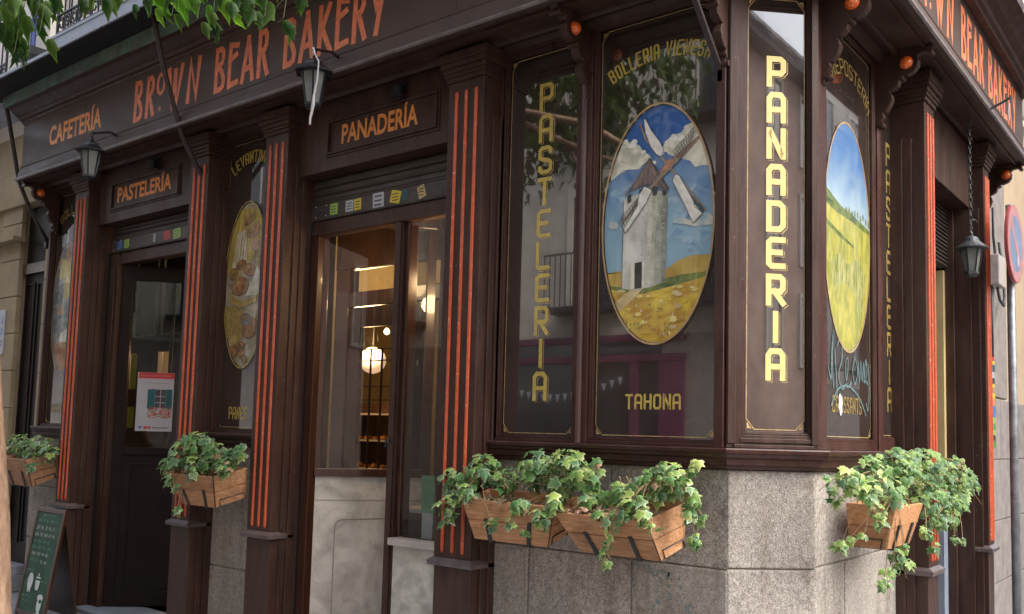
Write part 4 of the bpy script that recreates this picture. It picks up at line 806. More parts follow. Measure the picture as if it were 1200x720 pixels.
def roll(cx, cz, rx, rz_, rot=0., m='bread'):
    Md.oval(cx, cz-.004, rx*1.06, rz_*1.08, 'roof', 18, rot); Md.oval(cx, cz, rx, rz_, m, 18, rot)
    Md.oval(cx-rx*.15, cz+rz_*.30, rx*.60, rz_*.38, 'cake', 12, rot); Md.oval(cx-rx*.2, cz+rz_*.42, rx*.32, rz_*.16, 'basket', 10, rot)
for i in range(26):
    a0_, z0_ = -6.62+.018*i, 3.05+.2*abs(math.sin(i*1.7)); Md.line([(a0_, z0_-.25), (a0_+.02, z0_), (a0_+.05, z0_+.14)], .007, 'wheat' if i % 3 else 'basket')
roll(-6.27, 3.20, .09, .05, .3); roll(-6.33, 3.30, .08, .035, .5); roll(-6.24, 3.08, .07, .045, -.4)
roll(-6.52, 2.86, .06, .05, .4); roll(-6.3, 2.88, .09, .05, -.3); roll(-6.42, 2.93, .07, .04, .2); roll(-6.42, 2.75, .11, .075, .1); Md.poly([(-6.34, 2.66), (-6.25, 2.80), (-6.2, 2.9), (-6.12, 2.8), (-6.16, 2.66)], 'cream')
Md.poly([(-6.56, 2.70), (-6.4, 2.62), (-6.2, 2.65), (-6.14, 2.70), (-6.2, 2.60), (-6.4, 2.57), (-6.54, 2.61)], 'basket')
Md.poly([(-6.64, 2.60), (-6.38, 2.56), (-6.30, 2.35), (-6.48, 2.25), (-6.62, 2.4)], 'basket'); roll(-6.26, 2.40, .11, .08, .2); roll(-6.32, 2.47, .07, .05, -.3, 'glassy')
for i in range(22): Md.line([(-6.62+.014*i, 2.58-.003*i), (-6.60+.012*i, 2.36-.002*i)], .004, 'roof' if i % 2 else 'wheat')
for i in range(12): roll(-6.50+.19*random.random(), 2.14+.13*random.random(), .032, .024, random.uniform(-1, 1))
Md.done(wp, .010, 'wheat')
Md = Med(FA, -9.43, 2.76, .30, .69); Md.oval(-9.43, 2.76, .292, .68, 'glassy', 60)
Md.oval(-9.38, 3.33, .12, .10, 'cake', 20); Md.poly([(-9.6, 3.3), (-9.4, 3.25), (-9.3, 2.9), (-9.62, 2.8)], 'wheat'); Md.poly([(-9.66, 3.05), (-9.5, 3.1), (-9.45, 2.6), (-9.62, 2.5)], 'glassy')
Md.oval(-9.55, 2.75, .07, .06, 'bread', 14); Md.oval(-9.36, 2.45, .17, .09, 'cream', 20); Md.poly([(-9.66, 2.40), (-9.2, 2.42), (-9.3, 2.12), (-9.5, 2.12)], 'cake')
Md.done(wt, .009)
# graffiti on the meadow window
gf = MB()
def gl(pts, w_=.013):
    out = []
    for i in range(len(pts)-1):
        for j in range(5):
            t_ = j/5; p0 = pts[max(i-1, 0)]; p1 = pts[i]; p2 = pts[i+1]; p3 = pts[min(i+2, len(pts)-1)]
            out.append(tuple(.5*((2*p1[k])+(-p0[k]+p2[k])*t_+(2*p0[k]-5*p1[k]+4*p2[k]-p3[k])*t_*t_+(-p0[k]+3*p1[k]-3*p2[k]+p3[k])*t_**3) for k in (0, 1)))
    gf.strip(FE, out+[pts[-1]], w_, LET+.0006+.0002*len(gf.v)/200)
for L_ in ([(4.97, 2.02), (5.02, 1.95), (5.03, 2.10), (5.06, 2.22), (5.04, 2.05), (5.06, 1.90)], [(5.08, 2.12), (5.10, 1.98), (5.12, 1.86)], [(5.12, 2.14), (5.18, 2.20), (5.20, 2.08), (5.14, 1.98), (5.20, 1.90), (5.28, 1.96), (5.30, 2.08), (5.26, 2.05), (5.28, 1.92), (5.36, 1.95)],
           [(5.42, 2.10), (5.38, 2.02), (5.42, 1.94), (5.47, 2.02), (5.43, 2.09)], [(5.48, 2.08), (5.50, 1.96), (5.53, 2.08), (5.55, 1.97), (5.58, 2.08), (5.59, 1.96), (5.64, 2.03), (5.62, 2.10), (5.60, 2.0), (5.66, 1.95)], [(5.66, 2.08), (5.68, 1.96), (5.66, 1.80), (5.62, 1.84)],
           [(5.02, 1.80), (5.14, 1.90), (5.32, 1.92), (5.50, 1.86), (5.62, 1.76)]): gl(L_)
gf.build('graffiti', M['graffiti'], wd_, recalc=False)
MB().flat(FE, [(5.165+.035*cos(t*.5)*(1+.25*sin(3*t)), 1.815+.062*sin(t*.5)*(1+.15*cos(5*t))) for t in range(13)], LET+.0035).build('white_chip', M['white'], wd_, recalc=False)
# ================================================================== doors
MH, DW = M['mahogany'], M['dark_wood']
# --- bakery entrance (between third and fourth pilaster)
fr_ = MB()
fr_.box(FA, -5.560, -5.535, -.09, -.03, -.13, 3.17)
d2 = fr_.build('entrance_frame', M['black_gap'], shop)
o = MB(); o.box(FA, -5.535, -5.455, -.10, -.025, -.13, 3.06); o.build('door_post', MH, d2, bevel=.004)
o = MB(); o.box(FA, -4.635, -4.552, -.10, -.035, -.13, 3.062); o.box(FA, -4.62, -4.567, -.035, -.022, -.13, 3.06); o.build('door_post', BR, d2, bevel=.004)
o = MB(); o.box(FA, -4.551, -4.512, -.15, -.06, .88, 3.06); o.build('door_post', MH, d2, bevel=.004)
o = MB(); o.box(FA, -5.534, -3.95, -.12, -.035, 3.063, 3.176); o.box(FA, -5.534, -3.95, -.035, -.02, 3.065, 3.09); o.build('transom_rail', BR, d2, bevel=.004)
o = MB(); o.box(FA, -4.51, -3.95, -.078, -.070, .88, 3.06); o.build('display_window', M['glass'], d2)
o = MB(); o.box(FA, -4.552, -3.95, -.10, .012, .824, .872); o.build('window_sill', M['sill_metal'], d2, bevel=.005)
o = MB(); o.box(FA, -4.551, -3.95, -.10, -.045, -.17, .823); o.build('stone_panel', M['marble'], d2)
o = MB(); o.box(WD, -5.60, -3.6, 4.44, 5.2, -.16, -.125); o.build('doorstep', M['threshold'], d2, bevel=.01)
hg = MB(); hg.box(FA, -4.643, -4.636, -.04, -.02, 1.48, 1.53); hg.lathe(FA.p(-4.60, -.01, 1.52), [(.008, -.012), (.010, .0), (.010, .02), (.004, .024)], 8); hg.build('latch', M['iron_grey'], d2)
a5 = radians(55); FD = Fr((-5.452, 4.475, 0), (cos(a5), sin(a5), 0), (sin(a5), -cos(a5), 0))
LN = .88
o = MB(); o.box(FD, .0, LN, -.05, -.012, -.125, 1.238); mp_ = o.build('marble_panel', M['marble'], d2)
ms = MB(); ms.strip(FD, [(.17, -.12), (.17, .86), (.185, .90), (.22, .915), (LN, .93)], .010, -.0105); ms.build('carved_line', M['grey_stone'], mp_, recalc=False)
ms = MB(); ms.box(FD, .0, LN, -.012, -.009, 1.06, 1.064); ms.build('marble_joint', M['grey_stone'], mp_)
o = MB(); o.box(FD, .0, LN, -.05, .012, 1.239, 1.300); o.box(FD, .0, LN, -.05, .0, 3.20, 3.30); o.box(FD, .0, .045, -.05, .0, 1.301, 3.199); o.box(FD, LN-.07, LN, -.05, .0, 1.301, 3.199); o.build('partition_frame', MH, d2, bevel=.004)
o = MB(); o.box(FD, .045, LN-.07, -.028, -.022, 1.30, 3.20); o.build('partition_glass', M['glass'], d2)
o = MB(); o.box(WD, -5.6, -3.7, 4.53, 5.5, 3.301, 3.34); o.build('vestibule_ceiling', DW, d2)
o = MB()
o.box(WD, -4.93, -4.87, 5.22, 5.28, -.13, 3.30); o.build('door_post', MH, d2, bevel=.004)
# inner partition with glazed door
ip = MB(); ip.box(WD, -6.60, -6.42, 5.58, 5.66, -.13, 3.07); MB().box(WD, -6.60, -4.9, 5.575, 5.66, 3.074, 3.58).build('upper_panel', DW, shop); ip.box(WD, -6.42, -4.9, 5.58, 5.66, 2.72, 2.855)
ip.box(WD, -5.50, -5.38, 5.58, 5.66, -.13, 2.72); ip.box(WD, -4.98, -4.90, 5.58, 5.66, -.13, 3.2)
ipo = ip.build('inner_partition', MH, shop, bevel=.005)
o = MB(); o.box(WD, -6.34, -4.99, 5.63, 5.655, 2.857, 3.063); o.build('lit_transom', M['warm_wall'], ipo)
o = MB(); o.box(WD, -6.42, -6.27, 5.60, 5.65, -.13, 2.715); o.box(WD, -5.85, -5.50, 5.60, 5.65, -.13, 2.715); o.box(WD, -6.27, -5.85, 5.60, 5.65, 2.53, 2.715); o.box(WD, -6.27, -5.85, 5.60, 5.65, -.13, .9)
ido = o.build('inner_door', DW, shop, bevel=.004)
o = MB()
for x in (-6.13, -5.985): o.box(WD, x, x+.008, 5.61, 5.63, .9, 2.32)
for z in (2.32, 2.215, 1.98, 1.86): o.box(WD, -6.27, -5.85, 5.605, 5.635, z, z+.008)
o.build('glazing_bars', DW, ido)
wl_ = MB(); wl_.box(WD, -7.4, -6.60, 5.60, 5.70, -.13, 3.6); wl_.box(WD, -5.38, -2.3, 6.6, 6.7, -.13, 3.6); wl_.build_each('inner_wall', M['warm_wall'], shop)
# lit things inside the bakery
lampo = thing('pendant_lamp', 'round lit white globe lamp seen through the open bakery entrance', 'lamp', (-7.60, 7.0, 2.375))
o = MB(); n = 12; o.lathe((-7.60, 7.0, 2.375), [(max(.002, .15*sin(pi*i/n)), -.15*cos(pi*i/n)) for i in range(n+1)], 24); o.build('lamp_globe', M['lamp'], lampo, smooth=True)
o = MB(); o.tube([(-7.6, 7.0, 2.54), (-7.6, 7.0, 3.57)], .008); o.build('lamp_cord', M['iron'], lampo)
bl = thing('ceiling_bulb', 'small bright bulb hanging above the round lamp inside the bakery', 'lamp', (-7.92, 7.5, 2.765))
o = MB(); o.lathe((-7.92, 7.5, 2.765), [(.002, -.035), (.028, -.02), (.034, 0), (.024, .025), (.012, .04)], 12); o.build('bulb_glass', M['bulb'], bl, smooth=True)
o = MB(); o.tube([(-7.92, 7.5, 2.80), (-7.92, 7.5, 3.57)], .012); o.build('lamp_cord', M['iron'], bl)
pl = bpy.data.lights.new('shop_light', 'POINT'); pl.energy = 42; pl.color = (1, .62, .30); pl.shadow_soft_size = .15
plo = bpy.data.objects.new('shop_light', pl); COL.objects.link(plo); plo.location = (-7.45, 6.75, 2.55)
pl = bpy.data.lights.new('vestibule_light', 'POINT'); pl.energy = 9; pl.color = (1, .62, .32); pl.shadow_soft_size = .08
plo = bpy.data.objects.new('vestibule_light', pl); COL.objects.link(plo); plo.location = (-4.30, 4.88, 2.70)
pl = bpy.data.lights.new('inner_wall_fill', 'POINT'); pl.energy = 7; pl.color = (1, .66, .36); pl.shadow_soft_size = .1  # added fill light with no lamp object, hidden from view, brightens the inner wall
plo = bpy.data.objects.new('inner_wall_fill', pl); COL.objects.link(plo); plo.location = (-6.15, 4.98, 2.98)
vl = thing('vestibule_lamp', 'small warm ceiling lamp inside behind the bakery display window', 'lamp', (-4.35, 5.45, 2.9))
o = MB(); o.lathe((-4.35, 5.45, 2.93), [(.05, -.02), (.07, .04), (.03, .10), (.01, .12)], 14); o.build('lamp_shade', M['bulb'], vl)
sh_ = thing('pastry_shelf', 'lit shelf of golden pastries behind the inner glazed door', 'shelf', (-7.55, 7.05, -.13))
o = MB(); 
for z in (.85, 1.16, 1.47, 1.76): o.box(WD, -8.1, -6.9, 6.9, 7.2, z, z+.018)
o.build('shelf_board', M['sill_metal'], sh_)
o = MB(); o.box(WD, -8.12, -8.10, 6.9, 7.2, -.13, 1.9); o.box(WD, -6.9, -6.88, 6.9, 7.2, -.13, 1.9); o.box(WD, -8.12, -6.88, 7.2, 7.22, -.13, 1.9); o.build('shelf_case', DW, sh_)
o = MB()
for z in (.868, 1.178, 1.488):
    for i in range(9):
        x = -8.0+i*.12+random.uniform(-.02, .02); r_ = random.uniform(.035, .05)
        o.lathe((x, 7.02, z+r_*.6), [(.005, -r_*.6), (r_, -r_*.4), (r_*1.05, 0), (r_*.7, r_*.4), (.005, r_*.6)], 8)
po = o.build('pastries', M['pastry'], sh_); po['kind'] = 'stuff'
# counter and bottles behind the display window
ct = thing('display_counter', 'dark counter with pale goods behind the right display window', 'counter', (-4.3, 4.9, -.13))
o = MB(); o.box(WD, -4.75, -3.75, 4.72, 5.3, -.13, 1.02); o.build('counter_base', DW, ct)
o = MB(); o.box(WD, -4.78, -3.72, 4.68, 5.3, 1.02, 1.05); o.build('counter_top', M['sill_metal'], ct)
o = MB(); o.box(WD, -4.36, -4.26, 4.52, 4.56, .875, 1.22); o.build('leaflet_box', M['white'], ct)
o = MB(); o.box(WD, -4.37, -4.25, 4.518, 4.5195, 1.05, 1.30); o.build('leaflet', M['chalk_dim'], ct)
o = MB()
for x in (-4.5, -4.18): o.box(WD, x, x+.012, 4.95, 4.97, 1.05, 2.4)
for z in (1.55, 1.95, 2.38): o.box(WD, -4.5, -3.9, 4.94, 4.98, z, z+.012)
o.build('glass_rack', M['iron'], ct)
random.seed(31)
for z in (1.07, 1.56, 1.96):
    for i in range(5):
        x = -4.44+i*.12+rnd(-.02, .02); h = rnd(.08, .2); o = MB(); o.lathe((x, 4.96, z), [(.002, 0), (.03, .0), (.032, h*.7), (.02, h*.8), (.012, h), (.002, h)], 9); o.build('jar', M[random.choice(['lamp_glass', 'pastry', 'gold_dim', 'green_p', 'sill_metal', 'white'])], ct)
# --- pastry-shop door: leaf open inwards at 45 degrees
fr_ = MB(); fr_.box(FA, -8.655, -8.60, -.10, -.03, -.13, 3.24); d1 = fr_.build('entrance_frame', M['black_gap'], shop)
o = MB(); o.box(FA, -8.60, -8.455, -.11, -.035, -.13, 3.24); o.box(FA, -8.57, -8.49, -.035, -.02, .9, 3.1); o.build('door_post', BR, d1, bevel=.004)
o = MB(); o.box(FA, -8.455, -6.92, -.11, -.045, 3.13, 3.24); o.build('transom_rail', BR, d1, bevel=.004)
o = MB(); o.box(FA, -7.0, -6.92, -.11, -.035, -.13, 3.13); o.build('door_post', BR, d1)
o = MB(); o.box(WD, -8.66, -6.9, 4.30, 5.6, -.165, -.13); o.build('doorstep', M['threshold'], d1, bevel=.008)
FL = Fr((-8.45, 4.50, 0), (q, q, 0), (q, -q, 0))
o = MB(); o.box(FL, .0, .095, -.03, .03, -.12, 3.12); o.box(FL, .80, .90, -.03, .03, -.12, 3.12); o.box(FL, .095, .80, -.03, .03, -.12, 1.37); o.box(FL, .095, .80, -.03, .03, 2.98, 3.12)
lf = o.build('door_leaf', M['door_dark'], shop, bevel=.004)
o = MB(); bead(o, FL, .16, .74, .05, 1.22, .02, .0305, .040); o.box(FL, .0955, .7995, .031, .05, 1.30, 1.37); o.build('door_moulding', M['door_dark'], lf, bevel=.003)
o = MB(); o.box(FL, .09, .81, -.004, .004, 1.36, 2.99); o.build('door_glass', M['glass'], lf)
o = MB(); o.box(FL, .455, .49, -.028, -.006, 1.372, 2.978); o.box(FL, .097, .453, -.026, -.007, 2.40, 2.44); o.box(FL, .492, .798, -.026, -.007, 2.40, 2.44); o.build('glazing_bars', M['door_dark'], lf, bevel=.002)
ps = thing('poster', 'white poster of teal window shutters and red flowers on the left door glass', 'poster', FL.p(.35, .012, 1.53))
PA, PB_ = .185, .525
o = MB(); o.box(FL, PA, PB_, .0065, .009, 1.527, 2.092); o.build('paper', M['white'], ps)
o = MB(); o.flat(FL, [(PA+.01, 2.035), (PB_-.0, 2.035), (PB_-.0, 2.09), (PA+.01, 2.09)], .0095); o.build('heading', M['red'], ps, recalc=False)
o = MB(); word(o, FL, 'TAPAS EN LA', PA+.03, 2.052, .016, .022, .003, .008, .0099) if False else None
for i in range(16): o.flat(FL, [(PA+.03+i*.018, 2.052), (PA+.04+i*.018, 2.052), (PA+.04+i*.018, 2.07), (PA+.03+i*.018, 2.07)], .0099)
for i in range(12): o.flat(FL, [(PA+.06+i*.018, 1.99), (PA+.072+i*.018, 1.99), (PA+.072+i*.018, 1.994), (PA+.06+i*.018, 1.994)], .0099)
o.mi = [0]*16+[1]*12; o.build('print', [M['sign_rim'], M['iron_grey']], ps, recalc=False)
o = MB(); o.flat(FL, [(PA+.17, 1.75), (PA+.27, 1.75), (PA+.27, 1.93), (PA+.17, 1.93)], .0096); o.mi = [0]
o.cur = 1; o.flat(FL, [(PA+.10, 1.745), (PA+.168, 1.735), (PA+.168, 1.935), (PA+.10, 1.93)], .0097); o.flat(FL, [(PA+.272, 1.735), (PA+.33, 1.745), (PA+.33, 1.93), (PA+.272, 1.935)], .0097)
o.cur = 2
for zz in (1.80, 1.86): o.flat(FL, [(PA+.175, zz), (PA+.265, zz), (PA+.265, zz+.006), (PA+.175, zz+.006)], .0099)
o.flat(FL, [(PA+.218, 1.752), (PA+.224, 1.752), (PA+.224, 1.928), (PA+.218, 1.928)], .0099)
random.seed(5)
for i in range(150):
    a, z = random.uniform(PA+.11, PA+.32), random.uniform(1.655, 1.76); o.cur = random.choice([3, 3, 4, 5]); r_ = .007; o.flat(FL, [(a+r_*cos(k*1.25), z+r_*sin(k*1.25)) for k in range(5)], .0100+i*.000004)
o.build('picture', [M['iron_grey'], M['teal'], M['white'], M['red'], M['green_p'], M['sign_rim'], M['blue']], ps, recalc=False); o = MB()
o.cur = 6; o.flat(FL, [(PA+.03, 1.55), (PA+.06, 1.55), (PA+.06, 1.575), (PA+.03, 1.575)], .0098)
o.cur = 3; o.flat(FL, [(PA+.08, 1.55), (PA+.115, 1.55), (PA+.115, 1.573), (PA+.08, 1.573)], .0098); o.flat(FL, [(PA+.12, 1.55), (PA+.145, 1.55), (PA+.145, 1.573), (PA+.12, 1.573)], .0098)
o.cur = 0; [o.flat(FL, [(PA+.16+i*.03, 1.556), (PA+.182+i*.03, 1.556), (PA+.182+i*.03, 1.566), (PA+.16+i*.03, 1.566)], .0098) for i in range(5)]
o.build('footer_print', [M['iron_grey'], M['teal'], M['white'], M['red'], M['green_p'], M['sign_rim'], M['blue']], ps, recalc=False)
# inner screen behind it with two small lit windows
o = MB(); xs = [(-10.5, -9.80), (-9.57, -9.14), (-8.88, -8.2)]
for a, b in xs: o.box(WD, a, b, 5.30, 5.36, -.13, 3.55)
for a, b in ((-9.80, -9.57), (-9.14, -8.88)): o.box(WD, a, b, 5.30, 5.36, 2.38, 3.55); o.box(WD, a, b, 5.30, 5.36, -.13, 1.98 if a > -9.5 else 1.55)
o.box(WD, -9.80, -9.57, 5.30, 5.36, 1.78, 1.98)
sc_ = o.build('inner_screen', M['shutter'], shop, bevel=.004)
o = MB(); bead(o, WD if False else Fr((0, 5.30, 0), (1, 0, 0), (0, -1, 0)), -9.65, -9.2, 2.55, 3.4, .02, .0, .02); bead(o, Fr((0, 5.30, 0), (1, 0, 0), (0, -1, 0)), -9.1, -8.6, 2.55, 3.4, .02, .0, .02); o.build('screen_moulding', M['grey_stone'], sc_)
o = MB(); o.box(WD, -11.4, -10.25, 5.9, 5.95, 1.3, 2.8); o.build('green_wall_panel', M['lime'], sc_)
o = MB(); o.box(WD, -10.25, -8.6, 5.9, 5.95, 1.3, 2.8); o.build('warm_wall_panel', M['warm_wall'], sc_)
pl = bpy.data.lights.new('cafe_light', 'POINT'); pl.energy = 10; pl.color = (1, .70, .42); pl.shadow_soft_size = .1
plo = bpy.data.objects.new('cafe_light', pl); COL.objects.link(plo); plo.location = (-9.15, 5.65, 2.45)
cb = thing('cafe_bulb', 'small lit bulb glimpsed through the little inner window of the left doorway', 'lamp', (-9.0, 5.7, 2.33))
o = MB(); o.lathe((-9.02, 5.68, 2.33), [(.002, -.03), (.026, -.015), (.03, 0), (.018, .03), (.01, .05)], 10); o.build('bulb_glass', M['bulb'], cb, smooth=True)
# --- side street door
o = MB(); o.box(FE, 6.42, 6.50, -.20, -.10, -.13, 3.5); o.box(FE, 7.86, 7.925, -.085, -.02, -.13, 3.5); o.box(FE, 7.895, 7.929, -.02, .10, -.13, 3.5); o.box(FE, 7.91, 7.9292, .10, .16, -.13, 3.5); de = o.build('door_lining', BR, shop, bevel=.004)
o = MB()
for i in range(15):
    z = 3.02+i*.032; o.loft([FE.p(6.5, -.12, z), FE.p(6.5, -.06, z+.012), FE.p(6.5, -.06, z+.024), FE.p(6.5, -.12, z+.020)], [FE.p(7.86, -.12, z), FE.p(7.86, -.06, z+.012), FE.p(7.86, -.06, z+.024), FE.p(7.86, -.12, z+.020)])
o.build('shutter_slats', M['shutter'], de)
o = MB(); o.box(FE, 7.80, 7.92, -.17, -.086, 1.1, 3.0); o.build('cream_jamb', M['warm_wall'], de)
o = MB(); o.box(FE, 7.74, 7.918, -.24, -.086, -.13, 1.099); o.build('grey_stone_jamb', M['threshold'], de)
o = MB(); o.box(FE, 6.42, 7.92, -.5, .0, -.165, -.13); o.build('doorstep', M['threshold'], de)
o = MB(); o.box(FE, 6.5, 7.74, -.62, -.60, -.13, 3.5); o.build('dark_inner_door', M['mahogany'], de)
# ================================================================== balcony above
bd = MB(); bd.box(FA, -8.6, -5.9, -.019, .03, 5.0, 8.2); bd.build('balcony_shutters', M['iron'], shop)
bal = MB(); bal.box(FA, -8.28, -1.9, -.0, .815, 4.886, 5.03); bo_ = bal.build('balcony_slab', M['slab'], shop, bevel=.006)
b2 = MB(); b2.box(FA, -8.285, -1.9, .0, .823, 5.012, 5.036); b2.build('slab_edge_trim', M['slab'], bo_)
def railing(x0, x1, d, zb, parent, h=.98, orn=.19):
    o = MB(); fr = FA
    for z, t_ in ((zb+.02, .014), (zb+orn, .012), (zb+h, .018)): o.box(fr, x0, x1, d-.012, d+.012, z, z+t_)
    n = int((x1-x0)/.12)
    for i in range(n+1):
        x = x0+i*(x1-x0)/n; o.tube([fr.p(x, d, zb), fr.p(x, d, zb+h)], .008 if i % 8 else .014, 5)
        if i < n:
            c = x+.06; s_ = 1 if i % 2 else -1
            pts = [fr.p(c+s_*(.045-.030*k/9)*cos(k*.75), d, zb+.10+(.065-.045*k/9)*sin(k*.75)) for k in range(10)]; o.tube(pts, .007, 4)
            pts = [fr.p(c-s_*.045+s_*.02*k/3, d, zb+.04+.13*k/3) for k in range(4)]; o.tube(pts, .006, 4)
            pts = [fr.p(c+.035*cos(k*.8), d, zb+.155+.02*sin(k*.8)) for k in range(9)]; o.tube(pts, .004, 4)
    r = o.build('iron_railing', M['iron'], parent); return r
railing(-8.22, -2.0, .79, 5.036, shop)
o = MB()
for y0 in (.0,):
    o.tube([FA.p(-8.22, .79, 5.05), FA.p(-8.22, 0, 5.05)], .01, 6); o.tube([FA.p(-8.22, .79, 5.22), FA.p(-8.22, 0, 5.22)], .01, 6)
    for i in range(8): o.tube([FA.p(-8.22, .1*i, 5.04), FA.p(-8.22, .1*i, 6.0)], .007, 5)
    pts = [FA.p(-8.30-.05*cos(k*.6)*(1-k/16), .80, 4.95+.06*sin(k*.6)*(1-k/16)) for k in range(15)]; o.tube(pts, .010, 6)
o.build('railing_end', M['iron'], shop)
# ================================================================== lanterns
def lantern(loc, label, on='A', chain=None, sc=1.):
    x, y, z = loc; t = thing('wall_lantern' if on != 'E' else 'hanging_lantern', label, 'lantern', (x, y, z), 'six sided iron lanterns of the shopfront')
    H = .235*sc; hs = 1.12; met = M['iron_grey'] if on == 'E' else M['iron']
    zt = z+H
    o = MB(); o.lathe((x, y, zt), [(.138*sc, -.008), (.140*sc, .0), (.118*sc, .012), (.085*sc, .035), (.070*sc, .048), (.062*sc, .066), (.045*sc, .082), (.02*sc, .092), (.012*sc, .10), (.018*sc, .108), (.01*sc, .12), (.003, .13)], 6 if on != 'E' else 18, ph=.3); o.build('hood', met, t)
    r0, r1 = .052*sc, .090*sc
    f_ = MB(); P0 = [Vector((x+r0*cos(k*pi/3+.3), y+r0*sin(k*pi/3+.3), z+.018)) for k in range(6)]; P1 = [Vector((x+r1*cos(k*pi/3+.3), y+r1*sin(k*pi/3+.3), zt-.004)) for k in range(6)]
    for k in range(6): f_.tube([P0[k], P1[k]], .0065*sc, 4)
    f_.lathe((x, y, z), [(.02*sc, -.022), (.045*sc, -.012), (.060*sc, .004), (.058*sc, .02), (.040*sc, .024)], 6, ph=.3); f_.build('frame', met, t)
    g0 = None
    for k in range(6):
        j = (k+1) % 6; a, b, c, d = P0[k], P0[j], P1[j], P1[k]; ctr = (a+b+c+d)/4; sh2 = lambda p: p+(Vector((x, y, p.z))-p)*.07
        g_ = MB(); g_.add([sh2(a.lerp(b, .06)), sh2(a.lerp(b, .94)), sh2(d.lerp(c, .95)), sh2(d.lerp(c, .05))], [(0, 1, 2, 3)]); g_.build('glass_pane', M['lamp_glass'], t, recalc=False)
    o = MB(); o.lathe((x, y, z+.025), [(.02, 0), (.022, .01), (.022, .12*sc), (.016, .13*sc), (.004, .14*sc)], 10); o.build('candle_bulb', M['sill_metal'], t)
    o = MB(); pts = [(x, y+.014*sin(k*pi/5), zt+.135*1+.014*(1-cos(k*pi/5))) for k in range(11)]; o.tube(pts, .0035, 6); o.build('ring', met, t)
    return t, zt+.15
for (x, y, z, lab) in ((-4.78, 3.775, 3.735, 'black six sided lantern with a white string dangling, above the bakery entrance'),
                       (-7.765, 3.765, 3.715, 'black six sided lantern without string, hung below the leftmost orange word')):
    t, zt = lantern((x, y, z), lab, 'A')
    o = MB(); o.tube([(x-.02, 4.0, 4.150), (x-.015, 3.93, 4.17), (x, y+.0, zt+.012)], .011, 6); o.tube([(x, y-.0, zt+.012), (x, y-.02, zt), (x, y-.012, zt-.018), (x, y, zt-.015)], .005, 5); o.build('hanger_arm', M['iron_brown'], t)
    if x > -6:
        s_ = MB(); s_.tube([(x, y-.01, zt+.01), (x+.03, y-.03, zt-.03), (x+.095, y-.065, zt-.085), (x+.135, y-.075, zt-.13), (x+.13, y-.075, zt-.25), (x+.105, y-.078, zt-.36), (x+.09, y-.08, zt-.45)], .005, 5, rr=[.006, .005, .0045, .005, .005, .008, .006])
        s_.tube([(x+.105, y-.078, zt-.36), (x+.11, y-.08, zt-.42), (x+.085, y-.082, zt-.50), (x+.08, y-.08, zt-.545)], .006, 5, rr=[.008, .009, .008, .006]); s_.tube([(x-.01, y-.01, zt+.02), (x+.01, y-.015, zt-.02), (x-.012, y, zt-.03)], .009, 5); so_ = s_.build('white_string', M['string'], t)
t, zt = lantern((-1.51, 7.30, 2.86), 'grey round hooded lantern on a long chain below the side street soffit', 'E', sc=.84)
o = MB(); z = zt-.028; k = 0
while z < 4.03:
    ax = (1, 0) if k % 2 else (0, 1)
    pts = [(-1.51+ax[0]*.010*cos(j*pi/4), 7.30+ax[1]*.010*cos(j*pi/4), z+.021*sin(j*pi/4)) for j in range(9)]; o.tube(pts, .0032, 4); z += .034; k += 1
o.tube([(-1.51, 7.30, zt+.06), (-1.49, 7.33, zt+.07), (-1.48, 7.36, zt+.05)], .005, 5)
o.build('chain', M['iron_grey'], t)
ea = thing('lantern_arm', 'empty thin iron lantern arm with white cord sticking out from the side street name board', 'bracket', (-1.37, 7.17, 4.06))
o = MB(); o.tube([(-1.38, 7.17, 4.03), (-1.28, 7.17, 4.07), (-1.215, 7.17, 4.10)], .009, 6); o.tube([(-1.215, 7.17, 4.12), (-1.21, 7.17, 4.06)], .006, 5); o.build('arm', M['iron_grey'], ea)
o = MB(); o.tube([(-1.215, 7.17, 4.09), (-1.225, 7.16, 4.0), (-1.22, 7.16, 3.93)], .004, 5); o.build('white_cord', M['string'], ea)
